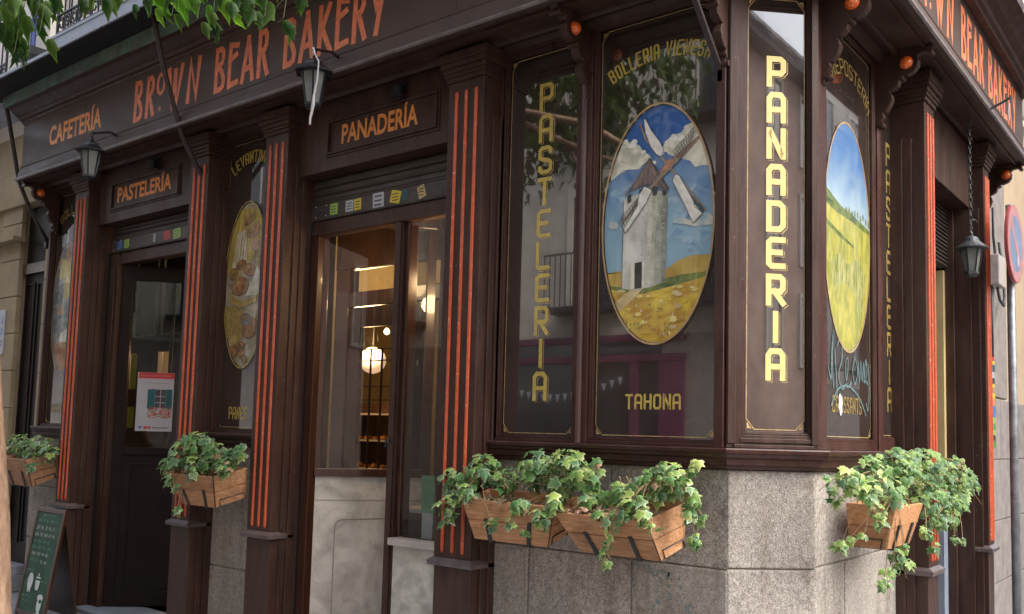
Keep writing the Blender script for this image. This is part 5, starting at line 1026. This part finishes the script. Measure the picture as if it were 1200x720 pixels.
# ================================================================== planters
def planter(name_lab, fr, T, B, bk):
    """T: front-top (a0,a1,d,z), B: front-bottom (a0,a1,d,z), bk: back-top (a0,a1,d,z), back-bottom (a0,a1,d,z)"""
    (ta0, ta1, td, tz), (ba0, ba1, bd, bz) = T, B; (ka0, ka1, kd, kz), (la0, la1, ld, lz) = bk
    c = fr.p((ta0+ta1)/2, (td+kd)/2, bz)
    t = thing('planter_box', name_lab, 'planter', c, 'tapered orange stained wooden planters on the walls')
    w_ = .013
    V_ = lambda a, d, z: Vector(fr.p(a, d, z))
    FTL, FTR, FBL, FBR = V_(ta0, td, tz), V_(ta1, td, tz), V_(ba0, bd, bz), V_(ba1, bd, bz)
    BTL, BTR, BBL, BBR = V_(ka0, kd, kz), V_(ka1, kd, kz), V_(la0, ld, lz), V_(la1, ld, lz)
    cen = (FTL+FTR+FBL+FBR+BTL+BTR+BBL+BBR)/8
    def board(a, b, c_, d_, nm, m_=None):     # quad a,b,c,d -> slab thickened to the inside
        nrm = (b-a).cross(d_-a).normalized()
        if nrm.dot(cen-(a+c_)/2) < 0: nrm = -nrm
        MB().hexa([a, b, c_, d_, a+nrm*w_, b+nrm*w_, c_+nrm*w_, d_+nrm*w_]).build(nm, m_ or M['planter'], t, bevel=.002)
    def planks(a, b, c_, d_, n):            # a-b top edge, d-c bottom edge
        for k in range(n):
            f0, f1 = k/n+.006, (k+1)/n-.006
            jj = lambda: random.uniform(-.0015, .0015)
            board(a.lerp(d_, f0), b.lerp(c_, f0), b.lerp(c_, f1), a.lerp(d_, f1), 'plank')
    planks(FTL, FTR, FBR, FBL, 2); planks(BTL, BTR, BBR, BBL, 2)
    e_ = .0005
    planks(FTL.lerp(BTL, .03), BTL.lerp(FTL, .03), BBL.lerp(FBL, .03), FBL.lerp(BBL, .03), 2); planks(FTR.lerp(BTR, .03), BTR.lerp(FTR, .03), BBR.lerp(FBR, .03), FBR.lerp(BBR, .03), 2)
    board(FBL.lerp(BBR, .02), FBR.lerp(BBL, .02), BBR.lerp(FBL, .02), BBL.lerp(FBR, .02), 'base_board')
    up_ = Vector((0, 0, .03)); lo = lambda tp, bt: tp.lerp(bt, .22).lerp(cen, .06)
    MB().add([lo(FTL, FBL), lo(FTR, FBR), lo(BTR, BBR), lo(BTL, BBL)], [(0, 1, 2, 3)]).build('soil', M['soil'], t)
    ed = MB(); ed.tube([FTR+(FTR-cen)*.012, FBR+(FBR-cen)*.012], .0035, 4); ed.build('corner_seam', M['iron_brown'], t)
    for f in (.24, .76):
        p0 = FTL.lerp(FTR, f).lerp(FBL.lerp(FBR, f), .45); p1 = FBL.lerp(FBR, f)
        out = (Vector(fr.ed)*.006); dn = Vector((0, 0, -.008)); pb = BBL.lerp(BBR, f)+dn
        wallp = V_(ba0+(ba1-ba0)*f, .002, lz-.02)
        s_ = Vector(fr.es)*.0115
        st = MB(); path = [p0+out, p1+out+dn, pb, wallp]
        for i in range(3):
            a, b = path[i], path[i+1]; nn = (b-a).normalized().cross(s_.normalized())*.004
            st.hexa([a-s_-nn, a+s_-nn, b+s_-nn, b-s_-nn, a-s_+nn, a+s_+nn, b+s_+nn, b-s_+nn])
        st.build('iron_strap', M['iron'], t)
    # wire loop round the visible end
    for TL_, BL_, TB, BB in ((FTR, FBR, BTR, BBR), (FTL, FBL, BTL, BBL)):
        off = (TL_-cen).normalized()*.012; e1 = Vector(fr.es)*(.007 if TL_ is FTR else -.007)
        P_ = [BL_.lerp(BB, .15).lerp(TL_.lerp(TB, .15), .02)+e1, BL_.lerp(BB, .15).lerp(TL_.lerp(TB, .15), .22)+e1, BL_.lerp(BB, .9).lerp(TL_.lerp(TB, .9), .22)+e1, BL_.lerp(BB, 1.0)+e1]
        MB().tube(P_, .004, 5).build('wire_loop', M['iron'], t)
    return t
planter('left of two adjoining wooden planters, below the vertical gold word in the first corner window', FA, (-3.62, -2.945, .32, 1.207), (-3.565, -3.03, .25, .972), ((-3.62, -2.945, .07, 1.26), (-3.55, -3.03, .07, 1.03)))
planter('wooden planter under the windmill window beside the pale granite corner', FA, (-2.945, -2.37, .32, 1.178), (-2.81, -2.318, .25, .972), ((-2.90, -2.265, .07, 1.272), (-2.79, -2.285, .07, 1.03)))
planter('wooden planter hung between the two pilasters under the bread oval window', FA, (-6.69, -6.04, .40, 1.215), (-6.54, -6.10, .325, .975), ((-6.66, -5.93, .17, 1.285), (-6.52, -5.94, .17, 1.055)))
planter('leftmost wooden planter, partly behind the tree trunk', FA, (-9.75, -9.16, .40, 1.225), (-9.65, -9.14, .325, .96), ((-9.70, -9.03, .14, 1.285), (-9.6, -9.04, .15, 1.05)))
planter('wooden planter on the side street under the meadow oval window', FE, (4.965, 5.50, .34, 1.272), (5.0, 5.42, .28, 1.045), ((5.06, 5.54, .05, 1.272), (5.12, 5.5, .05, 1.035)))
# ================================================================== leaves
def leafmesh(name, outline, m, curl, cy=.38, fold=.25):
    vs = [(0, cy, 0)]; rim = [0.]
    for x, y in outline: vs.append((x, y, -fold*abs(x) - curl*(y-cy)**2 + .05*sin(9*x+5*y))); rim.append(1.)
    mid = [(x*.55, cy+(y-cy)*.55, -fold*abs(x)*.40 - curl*((y-cy)*.55)**2) for x, y in outline]
    k = len(vs); vs += mid; rim += [.25]*len(mid); n = len(outline); fs = []
    for i in range(n):
        j = (i+1) % n; fs.append((1+i, 1+j, k+j, k+i)); fs.append((k+i, k+j, 0))
    me = bpy.data.meshes.new(name); me.from_pydata(vs, [], fs); me.materials.append(m)
    at = me.attributes.new('rim', 'FLOAT', 'POINT'); at.data.foreach_set('value', rim)
    for p in me.polygons: p.use_smooth = True
    return me
IVY = [(0, 0), (-.22, -.10), (-.46, .06), (-.34, .24), (-.52, .50), (-.22, .52), (0, 1.0), (.22, .52), (.52, .50), (.34, .24), (.46, .06), (.22, -.10)]
IVY2 = [(0, 0), (-.26, -.06), (-.38, .16), (-.40, .44), (-.20, .56), (0, .92), (.20, .56), (.40, .44), (.38, .16), (.26, -.06)]
ivm = []
for m_ in ('ivy', 'ivy_grey', 'ivy_pale'):
    for ol, cu, fo in ((IVY, .3, .25), (IVY, -.1, .15), (IVY2, .5, .35)): ivm.append(leafmesh('ivy_leaf', ol, M[m_], cu, fold=fo))
dry = leafmesh('dry_leaf', IVY2, M['ivy_dry'], .9, fold=.6)
def leaf_matrix(p, nrm, tip, s):
    nrm = nrm.normalized(); tip = (tip-nrm*tip.dot(nrm)).normalized(); xx = tip.cross(nrm)
    return Matrix(((xx.x*s, tip.x*s, nrm.x*s, p.x), (xx.y*s, tip.y*s, nrm.y*s, p.y), (xx.z*s, tip.z*s, nrm.z*s, p.z), (0, 0, 0, 1)))
rnd = random.uniform
def join_leaves(name, items, parent, slots):
    V_, F_, MI, RM = [], [], [], []
    idx = {m_.name: i for i, m_ in enumerate(slots)}
    for me, mx in items:
        b = len(V_); mi = idx[me.materials[0].name]; rim = [a.value for a in me.attributes['rim'].data]
        V_ += [tuple(mx @ v.co) for v in me.vertices]; RM += rim
        for p in me.polygons: F_.append([b+i for i in p.vertices]); MI.append(mi)
    me = bpy.data.meshes.new(name); me.from_pydata(V_, [], F_)
    for m_ in slots: me.materials.append(m_)
    me.polygons.foreach_set('material_index', MI); at = me.attributes.new('rim', 'FLOAT', 'POINT'); at.data.foreach_set('value', RM)
    o = mk(name, me, parent); o['kind'] = 'stuff'; return o
def ivy(key, label, out, smin, smax, dens, weights, fdep=.5):
    random.seed(hash(key) % 1000 if False else sum(map(ord, key)))
    cl = IV[key]; c0 = Vector(cl[0][:3]); big = max(cl, key=lambda c: c[3]); root = Vector((sum(c[0] for c in cl)/len(cl), sum(c[1] for c in cl)/len(cl), max(c[2] for c in cl)-.12))
    t = thing('ivy_plant', label, 'ivy', tuple(root), 'variegated ivy plants in the wooden planters')
    out = Vector(out); leaves = []
    for (x, y, z, r) in cl:
        n = max(3, int(dens*pi*r*r/(.5*((smin+smax)/2)**2)))
        for i in range(n):
            while True:
                v = Vector((rnd(-1, 1), rnd(-1, 1), rnd(-1, 1)))
                if v.length < 1: break
            dv = Vector((v.x, v.y, v.z)); 
            p = Vector((x, y, z)) + dv*r
            if r > .06: p -= out*0.0
            nrm = out*rnd(.3, 1.1) + Vector((0, 0, 1))*rnd(.2, 1.1) + v*.8 + Vector((rnd(-1, 1), rnd(-1, 1), rnd(-1, 1)))*.45
            tip = Vector((rnd(-1, 1), rnd(-1, 1), rnd(-1.2, .1)))*1.0 + out*.4 + Vector((0, 0, -.5))
            s = (smin*.72+(smax*1.12-smin*.72)*random.random()**1.25)*(1 if r > .04 else .85)
            wsel = random.random(); g_ = 0 if wsel < weights[0] else (1 if wsel < weights[0]+weights[1] else 2)
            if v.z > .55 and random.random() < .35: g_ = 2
            leaves.append((dry if random.random() < .025 else ivm[g_*3+random.randrange(3)], leaf_matrix(p, nrm, tip, s)))
    random.shuffle(leaves)
    fwv = Vector(fw); leaves.sort(key=lambda L: L[1].translation.dot(fwv))
    for me, mx in leaves[:298]:
        o = bpy.data.objects.new('leaf', me); COL.objects.link(o); o.parent = t; o.matrix_local = Matrix.Translation(-root) @ mx; o['_local'] = 1
    if len(leaves) > 298:
        join_leaves('foliage', leaves[298:], t, [M['ivy'], M['ivy_grey'], M['ivy_pale'], M['ivy_dry']])
    # stems from the soil to every hanging bunch
    st = MB(); cs = sorted(cl, key=lambda c: -c[3])
    for (x, y, z, r) in cl:
        p = Vector((x, y, z)); a = Vector(min(cs[:max(3, len(cs)//3)], key=lambda c: (Vector(c[:3])-p).length)[:3])
        if (a-p).length < .02: a = root
        mid = (a+p)/2+out*.03+Vector((rnd(-.02, .02), rnd(-.02, .02), rnd(.0, .04)))
        pts = [a*(1-f)**2+mid*2*f*(1-f)+p*f*f for f in [i/6 for i in range(7)]]; st.tube(pts, .0022, 4)
        if random.random() < .5: st.tube([p, p+out*r*.6+Vector((rnd(-.03, .03), 0, -r*.5)), p+out*r*.5+Vector((rnd(-.06, .06), 0, -r*1.5-.02))], .0018, 4)
        e = p+Vector((rnd(-.02, .02), rnd(-.02, .02), -r*.9)); st.tube([p, (p+e)/2+Vector((rnd(-.01, .01), 0, 0)), e], .0018, 4)
    for i in range(16):
        p = root+Vector((rnd(-.18, .18), rnd(-.04, .04), rnd(-.05, .0))); st.tube([p, p+Vector((rnd(-.03, .03), rnd(-.03, .03), rnd(.01, .04)))], .0025, 4)
    st.build('stem', M['stem'], t)
    print('ivy', key, len(leaves))
ivy('p2', 'large sprawling green ivy in the left of two adjoining planters', (0, -1, 0), .046, .078, 4.0, (.42, .36, .22))
ivy('p3', 'green ivy with long thin trailing strands in the planter under the windmill window', (0, -1, 0), .042, .070, 4.0, (.50, .25, .25))
ivy('p1', 'dark green ivy in the planter between two pilasters under the bread oval', (0, -1, 0), .058, .092, 4.0, (.55, .38, .07))
ivy('p0', 'low grey green ivy at the far left beside the tree trunk', (0, -1, 0), .055, .085, 4.2, (.25, .58, .17))
ivy('p4', 'dense bright ivy bush overflowing the side street planter, one strand hanging low', (.75, -.66, 0), .036, .060, 3.6, (.38, .26, .36))
# dry leaves lying on the soil
for (x, y, z, lab) in ((-3.42, 4.12, 1.215, 'dry tan leaf litter on the soil of the left adjoining planter'), (-2.72, 4.12, 1.20, 'dry tan leaf litter on the soil of the planter under the windmill window'), (-6.35, 4.06, 1.235, 'dry tan leaf litter on the soil of the planter between the pilasters')):
    items = [(dry, leaf_matrix(Vector((x+rnd(-.16, .16), y+rnd(-.05, .06), z+rnd(-.01, .02))), Vector((rnd(-.6, .6), rnd(-1, .2), 1)), Vector((rnd(-1, 1), rnd(-1, 1), 0)), rnd(.025, .045))) for i in range(60)]
    o = join_leaves('dry_leaf_litter', items, None, [M['ivy_dry']]); o['label'] = lab; o['category'] = 'dry leaves'
# ================================================================== street tree
tree = thing('street_tree', 'tan barked street tree at the left edge with broad green leaves hanging into view', 'tree', (-7.02, 2.88, -.17))
tk = MB(); tk.tube([(-6.98, 2.86, -.17), (-7.03, 2.86, .25), (-7.16, 2.87, .9), (-7.40, 2.87, 1.7), (-7.62, 2.86, 2.6), (-7.75, 2.8, 3.6), (-7.6, 2.6, 4.6), (-7.2, 2.3, 5.6)], .15, 18, rr=[.215, .175, .165, .160, .152, .14, .11, .07]); tk.build('trunk', M['bark'], tree, smooth=True)
bh = MB()
bh.tube([(-7.75, 2.8, 3.7), (-7.0, 2.5, 4.7), (-5.8, 2.2, 4.85), (-4.9, 2.0, 4.35), (-4.2, 1.92, 4.0)], .05, 8, rr=[.09, .07, .045, .025, .012])
bh.tube([(-5.8, 2.2, 4.85), (-4.6, 2.05, 4.45), (-3.6, 1.97, 3.75), (-3.0, 1.93, 3.45), (-2.75, 1.92, 3.2)], .03, 8, rr=[.04, .03, .02, .012, .006])
bh.tube([(-7.0, 2.5, 4.7), (-6.4, 1.2, 5.6), (-5.8, .2, 6.4)], .05, 8, rr=[.06, .04, .02]); bh.tube([(-7.6, 2.6, 4.6), (-8.6, 2.4, 5.6), (-9.4, 2.0, 6.4)], .05, 8, rr=[.07, .05, .02])
bh.tube([(-4.9, 2.0, 4.35), (-4.6, 1.8, 3.75), (-4.55, 1.76, 3.4)], .01, 6, rr=[.015, .008, .004]); bh.build('branch', M['bark'], tree, smooth=True)
TLF = [(0, 0), (-.13, .04), (-.22, .18), (-.26, .34), (-.33, .52), (-.20, .56), (-.15, .74), (-.06, .92), (0, 1.12), (.06, .90), (.13, .74), (.20, .60), (.30, .50), (.26, .34), (.22, .18), (.13, .04)]
tlm = [leafmesh('tree_leaf', TLF, M['tree_leaf'], .3, fold=.25), leafmesh('tree_leaf', TLF, M['tree_leaf'], -.2, fold=.35), leafmesh('tree_leaf', TLF, M['tree_leaf2'], .2, fold=.2)]
random.seed(11)
for ci, (x, y, z, r) in enumerate(TL):
    n = max(3, int(r*r*pi/.0026))
    for i in range(n):
        p = Vector((x+rnd(-r, r)*.75, y+rnd(-.12, .12), z+.05+rnd(-r, r)*.65)); nrm = Vector((.55+rnd(-.5, .5), -1, rnd(-.7, .3))); tip = Vector((rnd(-.6, .6), rnd(-.3, .3), -1)); s = rnd(.075, .12)*(.75 if r < .04 else 1)*(1.2 if x < -4.0 else 1); p.z += s*.45-.05
        br = ci in (10, 11, 12, 13, 14, 15, 16, 17) and random.random() < .6
        o = bpy.data.objects.new('leaf', tlm[2 if br else random.randrange(2)]); COL.objects.link(o); o.parent = tree; o.matrix_local = Matrix.Translation(-tree.location) @ leaf_matrix(p, nrm, tip, s); o['_local'] = 1
    tw = MB(); tw.tube([(x+.03, y+.05, z+r+.25), (x+.02, y+.03, z+r*.7), (x, y+.02, z)], .0018, 5); tw.build('twig', M['twig'], tree)
items = []
random.seed(21)
for i in range(3600):
    while True:
        v = Vector((rnd(-1, 1), rnd(-1, 1), rnd(-1, 1)))
        if v.length < 1 and v.length > .35: break
    lump = .8+.25*sin(5*v.x+3*v.z)*cos(4*v.y)
    p = Vector((-6.5, .2, 6.3)) + Vector((v.x*2.6, v.y*1.7, v.z*2.1))*lump
    items.append((tlm[random.randrange(2)], leaf_matrix(p, v+Vector((rnd(-1, 1), rnd(-1, 1), rnd(0, 1))), Vector((rnd(-1, 1), rnd(-1, 1), -1)), rnd(.12, .19))))
join_leaves('crown', items, tree, [M['tree_leaf']])
# ================================================================== chalkboard
cbd = thing('sandwich_board', 'green chalkboard in a dark wooden frame with chalked coffee cups on the pavement', 'sandwich board', (-8.58, 3.95, -.17))
fv = Vector((0, .14, .955)).normalized(); FS = Fr((0, 3.875, -.16), (1, 0, 0), (0, -fv.z, fv.y))
class FrT:        # tilted board: z runs up the slope
    def __init__(s, y0, z0, up_, nn): s.y0, s.z0, s.u, s.n = y0, z0, up_, nn; s.es = Vector((1, 0, 0)); s.ed = nn
    def p(s, a, d, z): return (a, s.y0+s.u.y*z+s.n.y*d, s.z0+s.u.z*z+s.n.z*d)
FS = FrT(3.875, -.165, fv, Vector((0, -fv.z, fv.y)))
bx0, bx1, bh_ = -8.85, -8.29, .975
o = MB(); o.box(FS, bx0+.035, bx1-.035, -.008, .004, .04, bh_-.035); o.build('chalk_panel', M['board'], cbd)
for args in ((bx0, bx0+.036, 0, bh_), (bx1-.036, bx1, 0, bh_)): o = MB(); o.box(FS, args[0], args[1], -.014, .012, args[2], args[3]); o.build('frame_rail', M['mahogany'], cbd, bevel=.003)
for z0, z1 in ((.012, .05), (bh_-.04, bh_-.002)): o = MB(); o.box(FS, bx0+.0365, bx1-.0365, -.013, .011, z0, z1); o.build('frame_rail', M['mahogany'], cbd, bevel=.003)
fv2 = Vector((0, -.16, .95)).normalized(); FS2 = FrT(4.17, -.165, fv2, Vector((0, fv2.z, -fv2.y)))
o = MB(); o.box(FS2, bx0+.01, bx1-.01, -.01, .01, .0, bh_-.02); o.build('back_panel', M['dark_wood'], cbd)
random.seed(9); o = MB(); k = 0
def scribble(x, z, ln, h, m_):
    global k
    o.cur = m_; pts = []; n = int(ln/.012)
    for i in range(n): pts.append((x+i*.012+rnd(-.002, .002), z+(h if i % 2 else 0)+rnd(-.004, .004)))
    k += 1; o.strip(FS, pts, .0045, .0046+k*.00008)
for zz, x0_, ln, h, m_ in ((.90, .14, .26, .018, 1), (.845, .07, .38, .025, 1), (.775, .06, .36, .035, 0), (.715, .05, .40, .030, 0), (.655, .06, .36, .025, 1), (.60, .05, .40, .028, 1), (.545, .07, .33, .026, 0), (.49, .06, .20, .018, 1), (.48, .27, .16, .028, 0), (.40, .07, .14, .018, 1), (.17, .06, .17, .02, 1), (.13, .08, .12, .015, 1), (.32, .36, .12, .012, 1)):
    x = bx0+.04+x0_-.03; e = x+ln
    while x < e-.03: l = min(e-x, rnd(.05, .10)); scribble(x, zz, l, h, m_); x += l+.014
cm_ = [M['chalk'], M['chalk_dim'], M['board']]
o.build('chalk_writing', cm_, cbd, recalc=False); o = MB()
def blob(cx_, cz_, rx, rz_, m_=0, n=18): o.cur = m_; global k; k += 1; o.flat(FS, [(cx_+rx*cos(i*2*pi/n), cz_+rz_*sin(i*2*pi/n)) for i in range(n)], .0046+k*.00008)
blob(bx0+.17, .31, .052, .075); blob(bx0+.155, .24, .012, .03); blob(bx0+.19, .24, .012, .03)
o.build('chalk_cup', cm_, cbd, recalc=False); o = MB()
o.cur = 0; k += 1; o.flat(FS, [(bx0+.27, .33), (bx0+.36, .33), (bx0+.345, .245), (bx0+.29, .245)], .0046+k*.00008); blob(bx0+.315, .355, .045, .008); blob(bx0+.315, .38, .012, .014)
o.build('chalk_cup', cm_, cbd, recalc=False); o = MB(); blob(bx0+.42, .19, .055, .03); blob(bx0+.42, .13, .045, .065); blob(bx0+.43, .16, .025, .018, 2); blob(bx0+.43, .06, .03, .02)
o.build('chalk_cup', cm_, cbd, recalc=False)
# ================================================================== neighbour on the left
nb = thing('neighbour_building', 'cream stone house with a dark doorway left of the bakery', 'building', (-11.5, 4.5, -.17))
o = MB(); o.box(WD, -16, -10.52, 4.40, 4.8, -.17, 4.15); o.build('ground_floor_wall', M['cream'], nb)
for i in range(9):
    z0 = .5+i*.41
    if z0 < 4.0:
        o = MB(); o.box(WD, -10.98, -10.50, 4.375, 4.43, z0+.004, z0+.406); o.build('quoin_block', M['cream'], nb, bevel=.006)
o = MB(); o.box(WD, -11.6, -9.94, 4.33, 4.8, 3.96, 4.34); o.box(WD, -16, -9.94, 4.36, 4.8, 4.341, 4.80); o.build('lintel', M['cream'], nb, bevel=.01)
o = MB(); o.box(WD, -11.3, -10.42, 4.26, 4.40, 3.56, 3.61); o.build('stone_ledge', M['cream'], nb, bevel=.006)
o = MB(); o.box(WD, -16, -9.9, 4.42, 4.9, 4.80, 12); o.build('upper_wall', M['cream_wall'], nb)
for x in (-10.35,):
    o = MB(); o.box(WD, x-.06, x+.38, 4.30, 4.43, 5.3, 8.5); o.build('white_pilaster', M['cream_wall'], nb, bevel=.01)
    o = MB(); o.tube([(x+.22, 4.2, 5.55), (x+.22, 4.2, 7.4)], .03, 8); o.build('blue_tube', M['pl_blue'], nb)
    o = MB(); o.box(WD, x+.0, x+.40, 4.1, 4.43, 5.50, 5.58); o.build('window_ledge', M['iron'], nb)
do_ = MB(); do_.box(WD, -10.52, -9.94, 4.47, 4.55, .08, 3.95); ndoor = do_.build('dark_door', M['door_dark'], nb)
for a, b in ((-10.48, -10.26), (-10.20, -9.97)):
    for z0, z1 in ((.3, 1.1), (1.25, 3.1)):
        o = MB(); bead(o, Fr((0, 4.47, 0), (1, 0, 0), (0, -1, 0)), a, b, z0, z1, .02, 0.0005, .015); o.build('door_panel', M['door_dark'], ndoor)
o = MB(); o.box(WD, -10.52, -9.94, 4.42, 4.469, 3.20, 3.31); o.build('transom_bar', M['mahogany'], nb)
o = MB(); o.box(WD, -10.6, -9.95, 4.22, 4.8, -.17, .0); o.box(WD, -10.54, -9.97, 4.34, 4.8, .0, .09); o.build('entrance_step', M['pave'], nb, bevel=.012)
o = MB(); o.box(WD, -11.24, -11.02, 4.375, 4.398, 4.23, 4.50); sgn = o.build('blue_street_plate', M['blue'], nb)
o = MB(); o.box(WD, -11.20, -11.06, 4.372, 4.3745, 4.40, 4.43); o.box(WD, -11.20, -11.10, 4.372, 4.3745, 4.33, 4.36); o.build('plate_print', M['white'], sgn)
o = MB(); o.box(WD, -10.92, -10.72, 4.355, 4.374, 2.32, 2.82); sgn = o.build('number_plate', M['white'], nb, bevel=.004)
o = MB(); fp = Fr((0, 4.354, 0), (1, 0, 0), (0, -1, 0)); 
for z in (2.68, 2.55, 2.42): o.strip(fp, [(-10.79, z+.05), (-10.75, z+.05), (-10.75, z+.02), (-10.79, z), (-10.75, z)], .010, .001+z*.0001)
o.build('plate_print', M['blue'], sgn, recalc=False)
o = MB(); o.box(WD, -14, -10.05, 3.92, 4.42, 5.02, 5.16); nbs = o.build('balcony_slab', M['slab'], nb)
class F2(Fr): pass
FA_keep = FA; railing(-14, -10.1, .46, 5.16, nb)
# ================================================================== neighbour on the right
rb = thing('side_street_building', 'pale plaster house with grey stone base beyond the bakery side door', 'building', (-2.0, 10, -.17))
o = MB(); o.box(FE, 8.96, 24, -.4, -.02, -.17, 13); o.build('plaster_wall', M['yellow_wall'], rb)
o = MB(); o.box(FE, 8.3, 30, -.4, .02, 5.05, 13); o.build('upper_wall', M['cream_wall'], rb)
z = -.17; kz = 0
for h in (.55, .55, .55, .56):
    y = 8.96-(.4 if kz % 2 else 0)
    while y < 15:
        y2 = y+.9; a0 = max(y, 8.962)
        if y2 > 8.97: o = MB(); o.box(FE, a0+.003, y2-.003, -.1, .01, z+.003, z+h-.003); o.build('stone_block', M['grey_stone'], rb, bevel=.008)
        y = y2
    z += h; kz += 1
o = MB(); o.box(FE, 8.97, 9.82, -.1, .008, 2.05, 5.05); o.build('cream_pier', M['grey_stone'], rb, bevel=.01)
for y in (9.4, 10.6, 11.9, 13.4): o = MB(); o.box(FE, y, y+.14, .02, .09, 5.06, 12.9); o.build('plaster_strip', M['cream_wall'], rb, bevel=.02)
o = MB(); o.box(FE, 9.02, 9.30, .009, .10, 3.05, 3.33); bx = o.build('junction_box', M['sill_metal'], rb, bevel=.01)
o = MB(); o.tube([FE.p(9.0, .06, 3.75), FE.p(9.05, .05, 3.5), FE.p(9.12, .05, 3.34)], .012, 6); o.tube([FE.p(9.2, .05, 3.05), FE.p(9.24, .06, 2.94), FE.p(9.36, .07, 2.90), FE.p(9.47, .06, 3.0), FE.p(9.47, .05, 3.2), FE.p(9.36, .04, 3.5)], .014, 6); o.tube([FE.p(9.06, .03, 3.05), FE.p(9.06, .03, 2.4)], .010, 6); o.build('cable', M['iron_grey'], rb, smooth=True)
z = 2.46; random.seed(4)
cols = ['blue', 'red', 'yellow', 'teal', 'white', 'iron', 'yellow', 'gold_line', 'yellow', 'sign_orange', 'blue', 'blue', 'lime', 'green_p', 'lime', 'iron', 'green_p']
for c_ in cols:
    h = rnd(.035, .065); o = MB(); o.box(FE, 8.98, 9.20+rnd(0, .04), .0085 if z > 2.05 else .0105, .0125, z-h+.004, z); o.build('sticker', M[c_], rb); z -= h
for y in (6.95,):
    pass
o = MB()
for (y, z) in ((9.2, 5.35), (10.5, 5.2)):
    pts = [FE.p(y, .45+.12*cos(k*.55)*(1-k/20), z+.12*sin(k*.55)*(1-k/20)) for k in range(16)]; o.tube(pts, .02, 6)
    o.tube([FE.p(y, 0, z+.1), FE.p(y, .45, z+.12)], .02, 6)
o.build('balcony_bracket', M['iron'], rb)
# ---- no-parking sign on its pole
ps_ = thing('parking_sign', 'round faded red and blue no parking sign on a galvanised pole, seen edge on', 'road sign', (-1.42, 8.12, -.17))
o = MB(); o.tube([(-1.405, 8.19, -.17), (-1.405, 8.19, 3.56)], .032, 14); o.build('pole', M['steel'], ps_, smooth=True)
fc = Fr((-1.35, 8.02, 3.20), Vector((.012, .999, 0)).normalized(), Vector((.999, -.012, 0)).normalized())
def disc(fr, r_, d, n=40): return [fr.p(r_*cos(i*2*pi/n), d, r_*sin(i*2*pi/n)) for i in range(n)]
o = MB(); A_ = disc(fc, .31, -.012); B_ = disc(fc, .31, .014); o.loft(A_, B_); o.build('sign_disc', M['sign_red'], ps_, bevel=.004)
o = MB(); o.cur = 0; o.add(disc(fc, .300, .0150), [tuple(range(40))]); o.cur = 1; o.add(disc(fc, .225, .0158), [tuple(range(40))]); o.cur = 0
o.add([fc.p(a, .0166, z) for a, z in ((-.185, .135), (-.135, .185), (.185, -.135), (.135, -.185))], [(0, 1, 2, 3)]); o.cur = 2; o.add([fc.p(.06+.035*cos(i), .0172, -.13+.05*sin(i)) for i in range(6)], [tuple(range(6))])
o.build('sign_face', [M['sign_rim'], M['sign_blue'], M['white']], ps_, recalc=False)
# ================================================================== across the street (seen only in the window reflections)
def facade(name, label, fr, a0, a1, H, wallm, basem, baseh=3.4, bal=True):
    t = thing(name, label, 'building', fr.p((a0+a1)/2, -.5, -.3))
    o = MB(); o.box(fr, a0, a1, -6, 0, baseh, H); o.build('wall', wallm, t)
    o = MB(); o.box(fr, a0, a1, -6, .02, -.3, baseh-.003); o.build('ground_floor', basem, t)
    o = MB(); o.box(fr, a0-.3, a1+.3, -6.3, .5, H, H+.25); o.box(fr, a0-.3, a1+.3, -6, .65, H+.25, H+.36); o.build('roof_eaves', M['tile'], t)
    a = a0+1.2
    while a < a1-1:
        z = baseh+.6
        while z < H-2:
            o = MB(); o.box(fr, a, a+1.0, -.05, .012, z, z+2.1); wn = o.build('window', M['window_dark'], t)
            o = MB(); bead(o, fr, a-.12, a+1.12, z-.12, z+2.22, .12, .0, .06); o.box(fr, a+.48, a+.53, .012, .03, z, z+2.1); o.build('window_surround', M['cream_wall'], wn)
            if bal:
                o = MB(); o.box(fr, a-.3, a+1.3, .0, .55, z-.16, z-.06)
                for i in range(14): o.tube([fr.p(a-.28+i*.12, .53, z-.06), fr.p(a-.28+i*.12, .53, z+.9)], .012, 4)
                o.box(fr, a-.3, a+1.3, .51, .55, z+.9, z+.93); o.build('balcony', M['iron'], wn)
            z += 3.2
        a += 2.6
    return t
FO1 = Fr((0, -5.2, 0), (1, 0, 0), (0, 1, 0))
ob1 = facade('opposite_building', 'beige house with a magenta shop on its ground floor across the street', FO1, -50, .2, 9.6, M['beige_wall'], M['grey_stone'])
o = MB(); o.box(FO1, -11.6, -7.38, .02, .10, -.17, .4); o.box(FO1, -11.6, -7.38, .02, .14, 2.93, 3.05); o.box(FO1, -11.6, -7.38, .02, .10, 3.30, 3.42)
for x, w_ in ((-11.6, .25), (-8.45, .14), (-7.86, .46)): o.box(FO1, x, x+w_, .021, .12, .4, 2.93)
o.build('magenta_shopfront', M['purple'], ob1); o = MB(); o.box(FO1, -11.35, -7.86, .021, .03, .4, 3.29); o.build('shop_window', M['window_dark'], ob1)
o = MB()
for i in range(16):
    x = -11.2+i*.17; z = 2.50-.22*sin(pi*i/15)+.01*i; o.add([FO1.p(x, .2, z), FO1.p(x+.11, .2, z), FO1.p(x+.055, .2, z-.15)], [(0, 1, 2)])
bt_ = o.build('bunting', M['white'], ob1, recalc=False)
FO2 = Fr((0, -4.2, 0), (1, 0, 0), (0, 1, 0))
facade('corner_building', 'pink brown corner house with dark eaves across the junction', FO2, 4.5, 40, 12.9, M['pink_wall'], M['pink_wall'], bal=False)
FO3 = Fr((6.5, 0, 0), (0, 1, 0), (-1, 0, 0))
facade('far_side_building', 'beige house across the side street', FO3, 11, 60, 15, M['beige_wall'], M['grey_stone'])
fix_children()
